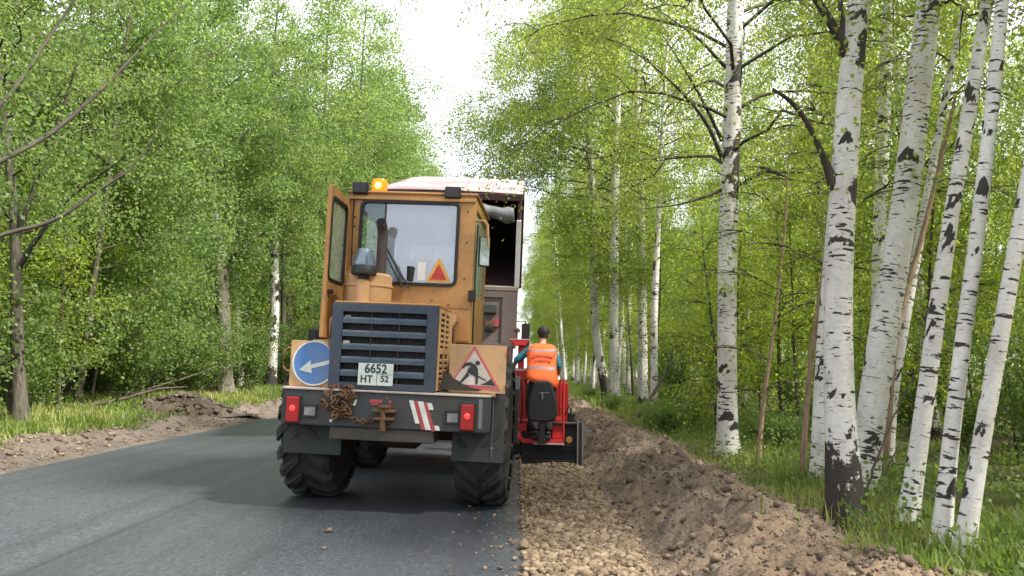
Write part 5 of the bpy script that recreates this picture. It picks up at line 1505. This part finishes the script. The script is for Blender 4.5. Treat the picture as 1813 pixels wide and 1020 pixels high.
MB().prism([(0.8, 0.60), (2.0, 0.60), (2.2, 1.25), (0.75, 1.25)], 'x', 0.05, 0.9).build('hopper', M['red'], sp, 0.01)
for (x, y) in ((0.1, 0.55), (0.1, 1.7)):
    w = make_wheel(0.26, 0.18, M['bare_steel'], sp, (x, y, 0.26), 16)
MB().tube([(0.02, -0.05, 0.10), (0.10, -0.05, 0.13)], 0.035, 8).build('pin', M['bare_steel'], sp)
MB().tube([(-0.09, 0.1, 0.95), (-0.09, 0.05, 1.5), (-0.06, 0.08, 1.84)], 0.03, 8).build('hose', M['bare_steel'], sp, smooth=True)
MB().box(1.09, 1.22, 0.02, 0.05, 0.50, 0.53).build('depth_pin', M['bare_steel'], sp)

se = MB().prism([(0.19, 0.80), (0.22, 0.70), (0.34, 0.68), (0.50, 0.68), (0.62, 0.70), (0.66, 0.82), (0.64, 1.02), (0.56, 1.27), (0.52, 1.305), (0.33, 1.305), (0.29, 1.27), (0.21, 1.02)], 'y', -0.52, -0.44).build('seat', M['black'], sp, 0.03, seg=3)
MB().box(0.24, 0.60, -0.44, -0.30, 0.70, 0.78).build('seat_pad', M['black'], se, 0.02)
MB().box(0.38, 0.46, -0.50, -0.40, 0.40, 0.70).box(0.36, 0.48, -0.50, -0.20, 0.36, 0.42).build('seat_post', M['black'], se, 0.008)
MB().box(0.405, 0.43, -0.532, -0.521, 1.02, 1.12).box(0.37, 0.52, -0.527, -0.521, 1.115, 1.125).build('seat_buckle', M['bare_steel'], se, 0.003)
for (a, b, c) in (((0.05, -0.02, 1.40), (0.12, -0.10, 1.0), (0.10, -0.04, 0.62)), ((0.16, -0.02, 1.30), (0.24, -0.06, 0.95), (0.20, 0.02, 0.50)), ((0.9, 0.25, 0.75), (0.86, 0.1, 0.9), (0.78, 0.2, 0.7))):
    MB().tube([a, tuple((Vector(a) + Vector(b)) / 2 + Vector((0.02, -0.03, 0))), b, tuple((Vector(c) + Vector(b)) / 2 + Vector((0.01, 0.0, 0))), c], 0.012, 6).build('hose', M['black'], sp, smooth=True)

# ------------------------------------------------------------------ the worker
def skin_mesh(name, nodes, edges, mat, parent, root=0, sub=2):
    me = bpy.data.meshes.new(name)
    keys = list(nodes); ix = {k: i for i, k in enumerate(keys)}
    me.from_pydata([nodes[k][0] for k in keys], [(ix[a], ix[b]) for a, b in edges], [])
    o = bpy.data.objects.new(name, me); COL.objects.link(o)
    md = o.modifiers.new('skin', 'SKIN'); md.use_smooth_shade = True
    for k in keys:
        r = nodes[k][1]
        sv_ = me.skin_vertices[0].data[ix[k]]
        sv_.radius = (r, r) if not isinstance(r, tuple) else r
        sv_.use_root = ix[k] == root
    sd_ = o.modifiers.new('sub', 'SUBSURF'); sd_.levels = sub; sd_.render_levels = sub
    me.materials.append(mat)
    if parent is not None: o.parent = parent
    return o


body_nodes = {
    'pelvis': ((0, -0.09, 0.90), (0.145, 0.105)), 'waist': ((0, -0.05, 1.05), (0.13, 0.09)), 'chest': ((0.0, 0.05, 1.27), (0.155, 0.10)), 'nb': ((0.01, 0.14, 1.45), (0.07, 0.06)),
    'neck': ((0.02, 0.18, 1.52), 0.055), 'skull': ((0.03, 0.215, 1.61), (0.072, 0.085)), 'crown': ((0.03, 0.22, 1.70), (0.055, 0.065)),
    'ls': ((-0.17, 0.11, 1.40), 0.058), 'le': ((-0.40, 0.12, 1.22), 0.043), 'lw': ((-0.44, 0.35, 1.11), 0.027), 'lp': ((-0.44, 0.425, 1.09), (0.036, 0.018)),
    'rs': ((0.185, 0.10, 1.39), 0.058), 're': ((0.275, 0.04, 1.13), 0.043), 'rw': ((0.285, 0.27, 1.03), 0.027), 'rp': ((0.285, 0.345, 1.02), (0.036, 0.018)),
    'lh': ((-0.095, -0.08, 0.85), 0.085), 'lk': ((-0.15, 0.10, 0.49), 0.058), 'la': ((-0.10, -0.06, 0.09), 0.04), 'lt': ((-0.11, 0.09, 0.045), 0.035),
    'rh': ((0.095, -0.08, 0.85), 0.085), 'rk': ((0.14, 0.09, 0.49), 0.058), 'ra': ((0.10, -0.10, 0.09), 0.04), 'rt': ((0.12, 0.05, 0.045), 0.035)}
body_edges = [('pelvis', 'waist'), ('waist', 'chest'), ('chest', 'nb'), ('nb', 'neck'), ('neck', 'skull'), ('skull', 'crown'), ('chest', 'ls'), ('ls', 'le'), ('le', 'lw'), ('lw', 'lp'), ('chest', 'rs'), ('rs', 're'), ('re', 'rw'), ('rw', 'rp'),
              ('pelvis', 'lh'), ('lh', 'lk'), ('lk', 'la'), ('la', 'lt'), ('pelvis', 'rh'), ('rh', 'rk'), ('rk', 'ra'), ('ra', 'rt')]
for s, (px_, py_, pz_) in (('l', (-0.44, 0.425, 1.09)), ('r', (0.285, 0.345, 1.02))):
    inward = 1 if s == 'l' else -1
    for i, (dx, ln) in enumerate(((-0.026, 0.062), (-0.009, 0.072), (0.009, 0.066), (0.026, 0.052))):
        body_nodes[f'{s}f{i}a'] = ((px_ + dx, py_ + ln * 0.6, pz_ + 0.004), 0.009)
        body_nodes[f'{s}f{i}b'] = ((px_ + dx, py_ + ln * 0.95, pz_ - 0.028), 0.008)
        body_nodes[f'{s}f{i}c'] = ((px_ + dx, py_ + ln * 0.75, pz_ - 0.052), 0.007)
        body_edges += [(f'{s}p', f'{s}f{i}a'), (f'{s}f{i}a', f'{s}f{i}b'), (f'{s}f{i}b', f'{s}f{i}c')]
    body_nodes[f'{s}ta'] = ((px_ + inward * 0.045, py_ - 0.01, pz_ - 0.008), 0.011)
    body_nodes[f'{s}tb'] = ((px_ + inward * 0.050, py_ + 0.03, pz_ - 0.03), 0.009)
    body_edges += [(f'{s}w', f'{s}ta'), (f'{s}ta', f'{s}tb')]
WX, WY, WZ = 0.415, 12.5, 0.298
man = skin_mesh('person', body_nodes, body_edges, M['skin'], None)
man.location = (WX, WY, WZ)
tag(man, 'road worker in orange vest and black cap standing on the red machine, back turned', 'person')
# face: nose, eyes, ears
MB().tube([(0.03, 0.298, 1.645), (0.03, 0.323, 1.615), (0.03, 0.302, 1.602)], [0.008, 0.013, 0.010], 8).build('nose', M['skin'], man, smooth=True)
for s in (-1, 1):
    MB().lathe([(0.0, -0.012), (0.010, -0.006), (0.012, 0.0), (0.010, 0.006), (0.0, 0.012)], (0.03 + s * 0.032, 0.290, 1.648), 'z', 10).build('eye', M['white'], man, smooth=True)
    MB().lathe([(0.0, -0.032), (0.010, -0.022), (0.014, 0.0), (0.010, 0.022), (0.0, 0.030)], (0.03 + s * 0.082, 0.205, 1.62), 'z', 10).build('ear', M['skin'], man, smooth=True)
MB().tube([(0.003, 0.294, 1.580), (0.03, 0.302, 1.578), (0.057, 0.294, 1.580)], [0.004, 0.008, 0.004], 6).build('mouth', M['stripe_red'], man, smooth=True)
MB().lathe([(0.090, 1.645), (0.098, 1.67), (0.094, 1.715), (0.072, 1.755), (0.03, 1.773), (0.0, 1.775)], (0.03, 0.215, 0), 'z', 20).prism([(-0.04, 0.28), (0.10, 0.28), (0.09, 0.375), (0.03, 0.395), (-0.03, 0.375)], 'z', 1.652, 1.664).build('cap', M['cap'], man, smooth=True)
hair = MB().lathe([(0.078, 1.585), (0.086, 1.61), (0.089, 1.645), (0.0, 1.68)], (0.03, 0.207, 0), 'z', 18).build('hair', M['cap'], man, smooth=True)
tn = {'p': ((0, -0.12, 0.88), (0.205, 0.165)), 'w': ((0, -0.06, 1.03), (0.16, 0.12)), 'lh': ((-0.125, -0.07, 0.76), (0.135, 0.13)), 'lk': ((-0.155, 0.09, 0.49), 0.100), 'la': ((-0.10, -0.06, 0.12), 0.070), 'lf': ((-0.105, -0.045, 0.20), 0.078),
      'rh': ((0.125, -0.07, 0.76), (0.135, 0.13)), 'rk': ((0.145, 0.08, 0.49), 0.100), 'ra': ((0.10, -0.10, 0.12), 0.070), 'rf': ((0.105, -0.085, 0.20), 0.078)}
skin_mesh('trousers', tn, [('p', 'w'), ('p', 'lh'), ('lh', 'lk'), ('lk', 'lf'), ('lf', 'la'), ('p', 'rh'), ('rh', 'rk'), ('rk', 'rf'), ('rf', 'ra')], M['trouser'], man)
sn = {'c': ((0.0, 0.05, 1.25), (0.165, 0.11)), 'w': ((0, -0.05, 1.03), (0.15, 0.11)), 'n': ((0.01, 0.14, 1.45), (0.085, 0.07)), 'ls': ((-0.17, 0.11, 1.40), 0.080), 'lm': ((-0.30, 0.115, 1.30), 0.066), 'le': ((-0.395, 0.12, 1.225), 0.060), 'lx': ((-0.405, 0.155, 1.205), 0.052),
      'rs': ((0.185, 0.10, 1.39), 0.080), 'rm': ((0.235, 0.07, 1.26), 0.066), 're': ((0.275, 0.04, 1.14), 0.058), 'rx': ((0.28, 0.075, 1.115), 0.052)}
skin_mesh('shirt', sn, [('c', 'w'), ('c', 'n'), ('c', 'ls'), ('ls', 'lm'), ('lm', 'le'), ('le', 'lx'), ('c', 'rs'), ('rs', 'rm'), ('rm', 're'), ('re', 'rx')], M['shirt'], man)
for s, (x, y) in ((-1, (-0.10, -0.06)), (1, (0.10, -0.10))):
    sh = MB().prism([(x - 0.05, y - 0.085), (x + 0.05, y - 0.085), (x + 0.062, y + 0.10), (x + 0.035, y + 0.20), (x - 0.035, y + 0.20), (x - 0.062, y + 0.10)], 'z', 0.0, 0.075)
    sh.lathe([(0.055, 0.07), (0.058, 0.13), (0.0, 0.14)], (x, y - 0.01, 0), 'z', 12).build('shoe', M['shoe'], man, 0.02)
# vest: lofted rings, right hem hanging lower
def vest_ring(z, rx, ry, cx, cyy, skew, n=40):
    out = []
    for k in range(n):
        a = 2 * pi * k / n
        c, s_ = cos(a), sin(a)
        x = cx + rx * math.copysign(abs(c) ** 0.75, c); y = cyy + ry * math.copysign(abs(s_) ** 0.75, s_)
        out.append((x, y, z - skew * (0.5 + 0.5 * c) + 0.006 * sin(a * 5 + z * 9)))
    return out
VR = [(0.925, 0.25, 0.195, 0.005, -0.10, 0.13), (1.0, 0.245, 0.185, 0.005, -0.085, 0.07), (1.10, 0.228, 0.155, 0.0, -0.04, 0.02), (1.22, 0.228, 0.150, 0.0, 0.02, 0.0), (1.33, 0.238, 0.150, 0.0, 0.07, 0.0), (1.40, 0.240, 0.140, 0.004, 0.10, 0.0), (1.455, 0.190, 0.115, 0.008, 0.125, 0.0), (1.485, 0.115, 0.085, 0.012, 0.145, 0.0)]
vm = MB(); vs = [p for r in VR for p in vest_ring(*r)]
vm.add(vs, [(i * 40 + k, i * 40 + (k + 1) % 40, (i + 1) * 40 + (k + 1) % 40, (i + 1) * 40 + k) for i in range(len(VR) - 1) for k in range(40)])
vest = vm.build('vest', M['vest'], man, smooth=True)
so = vest.modifiers.new('thick', 'SOLIDIFY'); so.thickness = 0.008; so.offset = 0
def vrow(z):
    zs = [r[0] for r in VR]
    return tuple(np.interp(z, zs, [r[j] for r in VR]) for j in range(1, 6))
for (za, zb) in ((1.095, 1.135), (1.365, 1.400)):
    bm_ = MB(); rows = []
    for z in (za, zb):
        rx, ry, cx, cyy, sk = vrow(z); rows += vest_ring(z + 0.0, rx + 0.007, ry + 0.007, cx, cyy, sk)
    bm_.add(rows, [(k, (k + 1) % 40, 40 + (k + 1) % 40, 40 + k) for k in range(40)])
    bm_.build('reflective_band', M['band'], vest, smooth=True)
text('lettering', 'ДОРОЖНЫЕ', (0.01, -0.113, 1.285), 0.062, M['vest_ink'], vest, ext=0.003, rot=(radians(66), 0, 0))
text('lettering', 'РАБОТЫ', (0.02, -0.147, 1.213), 0.062, M['vest_ink'], vest, ext=0.003, rot=(radians(66), 0, 0))

# ------------------------------------------------------------------ small things
def loose_rock(name, x, y, z, s, mat, label, cat, seed, flat=0.8):
    rg = np.random.default_rng(seed)
    o = stones(name, np.array([[0, 0, 0.0]]), np.array([s]), mat, rg, flat)
    del o['kind']
    o.location = (x, y, z); return tag(o, label, cat)
loose_rock('stone', -1.50, 6.61, float(road_z(-1.5)) + 0.018, 0.030, M['gravel'], 'larger pale stone lying on the asphalt behind the loader', 'stone', 1)
loose_rock('stone', -1.40, 6.02, float(road_z(-1.4)) + 0.012, 0.020, M['gravel'], 'smaller pale stone on the asphalt nearest the camera', 'stone', 2)

# heap of dark soil and torn roots on the left verge
hm = MB(); nx, ny = 40, 26
vs = []
for j in range(ny):
    for i in range(nx):
        u, v = i / (nx - 1) * 2 - 1, j / (ny - 1) * 2 - 1
        r = min(1, (u * u + v * v) ** 0.5)
        h = (cos(r * pi) * 0.5 + 0.5) ** 0.7 * (0.42 + 0.22 * u)
        X, Y = u * 1.0, v * 1.9
        vs.append((X, Y, h * (1 + 0.6 * float(fbm(X, Y, 2.5, 4, 91))) + float(fbm(X, Y, 7, 3, 93)) * 0.08 * (1 - r) - 0.08 * r))
hm.add(vs, [(j * nx + i, j * nx + i + 1, (j + 1) * nx + i + 1, (j + 1) * nx + i) for j in range(ny - 1) for i in range(nx - 1)])
M['dark_soil'] = soil_mat('dark_soil', (0.042, 0.034, 0.027), (0.11, 0.085, 0.065), (0.15, 0.115, 0.085), 1.5)
heap = hm.build('soil_heap', M['dark_soil'], None, smooth=True)
HX, HY = -7.9, 18.6
heap.location = (HX, HY, 0.20); heap.rotation_euler = (0, 0, radians(-20))
tag(heap, 'low heap of dark dug soil on the left verge before the trees', 'soil heap')
pc_ = []
for k in range(260):
    a, r = RNG.uniform(0, 2 * pi), RNG.random() ** 0.6
    pc_.append((cos(a) * r * 0.95, sin(a) * r * 1.8))
pc_ = np.array(pc_); rr0 = np.hypot(pc_[:, 0], pc_[:, 1] / 1.9)
cl = stones('clods', np.stack([pc_[:, 0], pc_[:, 1], (np.cos(np.clip(rr0, 0, 1) * pi) * .5 + .5) ** .7 * (0.42 + .22 * pc_[:, 0])], -1), np.clip(RNG.lognormal(-3.2, 0.5, 260), 0.02, 0.11), M['darkclod'], RNG, 0.8, 0.3)
cl.parent = heap


def dead_branch(name, pts, r, label, seed, d=None):
    rg = np.random.default_rng(seed)
    P, R_ = resample(np.array(pts), np.linspace(r, r * 0.25, len(pts)), 0.08)
    parts_ = [np_tube(P + rg.normal(size=P.shape) * 0.006, R_, 7)]
    for k in range(5):
        i = rg.integers(len(P) // 4, len(P) - 2); dv = rg.normal(size=3) * 0.35; dv[2] = abs(dv[2]) * 0.7
        Q = P[i] + np.linspace(0, 1, 5)[:, None] * dv; parts_.append(np_tube(Q, np.linspace(R_[i] * 0.6, 0.003, 5), 5))
    o = link(name, bark_mesh(name, parts_), M['twig'])
    return tag(o, label, 'branch')


g = lambda x, y: float(ground_h(x, y))
dead_branch('fallen_branch', [(-9.4, 17.6, .40), (-8.9, 18.0, .52), (-8.3, 18.6, .78), (-7.9, 19.2, .80)], 0.05, 'dead branch lying across the dark soil heap on the left', 1)
dead_branch('fallen_branch', [(-9.9, 20.0, .45), (-9.3, 20.6, .75), (-8.8, 21.5, 1.0), (-8.4, 22.5, 1.3)], 0.035, 'thin dead branch sticking up behind the dark soil heap', 2)
dead_branch('fallen_branch', [tuple(at(1110, 760, 21)), tuple(at(1150, 710, 21.3)), tuple(at(1185, 650, 21.6)), tuple(at(1195, 600, 22))], 0.07, 'dark fallen trunk leaning up among the shrubs right of the bank', 3)
dead_branch('fallen_branch', [tuple(at(1180, 770, 17)), tuple(at(1210, 730, 17.4)), tuple(at(1245, 690, 17.8))], 0.05, 'grey dead branch lying at the edge of the right bank', 4)
dead_branch('fallen_branch', [tuple(at(1530, 880, 8.3)), tuple(at(1560, 790, 8.6)), tuple(at(1600, 700, 9.0)), tuple(at(1650, 600, 9.4))], 0.016, 'thin bare stick leaning right of the dark-footed birch', 5)
dead_branch('fallen_branch', [tuple(at(1552, 870, 8.6)), tuple(at(1580, 810, 8.8)), tuple(at(1620, 740, 9.1))], 0.013, 'shorter bare stick leaning beside the longer one', 6)
loose_rock('soil_lump', 2.45, 11.6, float(bank_h(2.45, 11.6)) + 0.07, 0.11, M['darkclod'], 'dark round lump of earth on top of the right bank', 'soil lump', 9, 1.0)
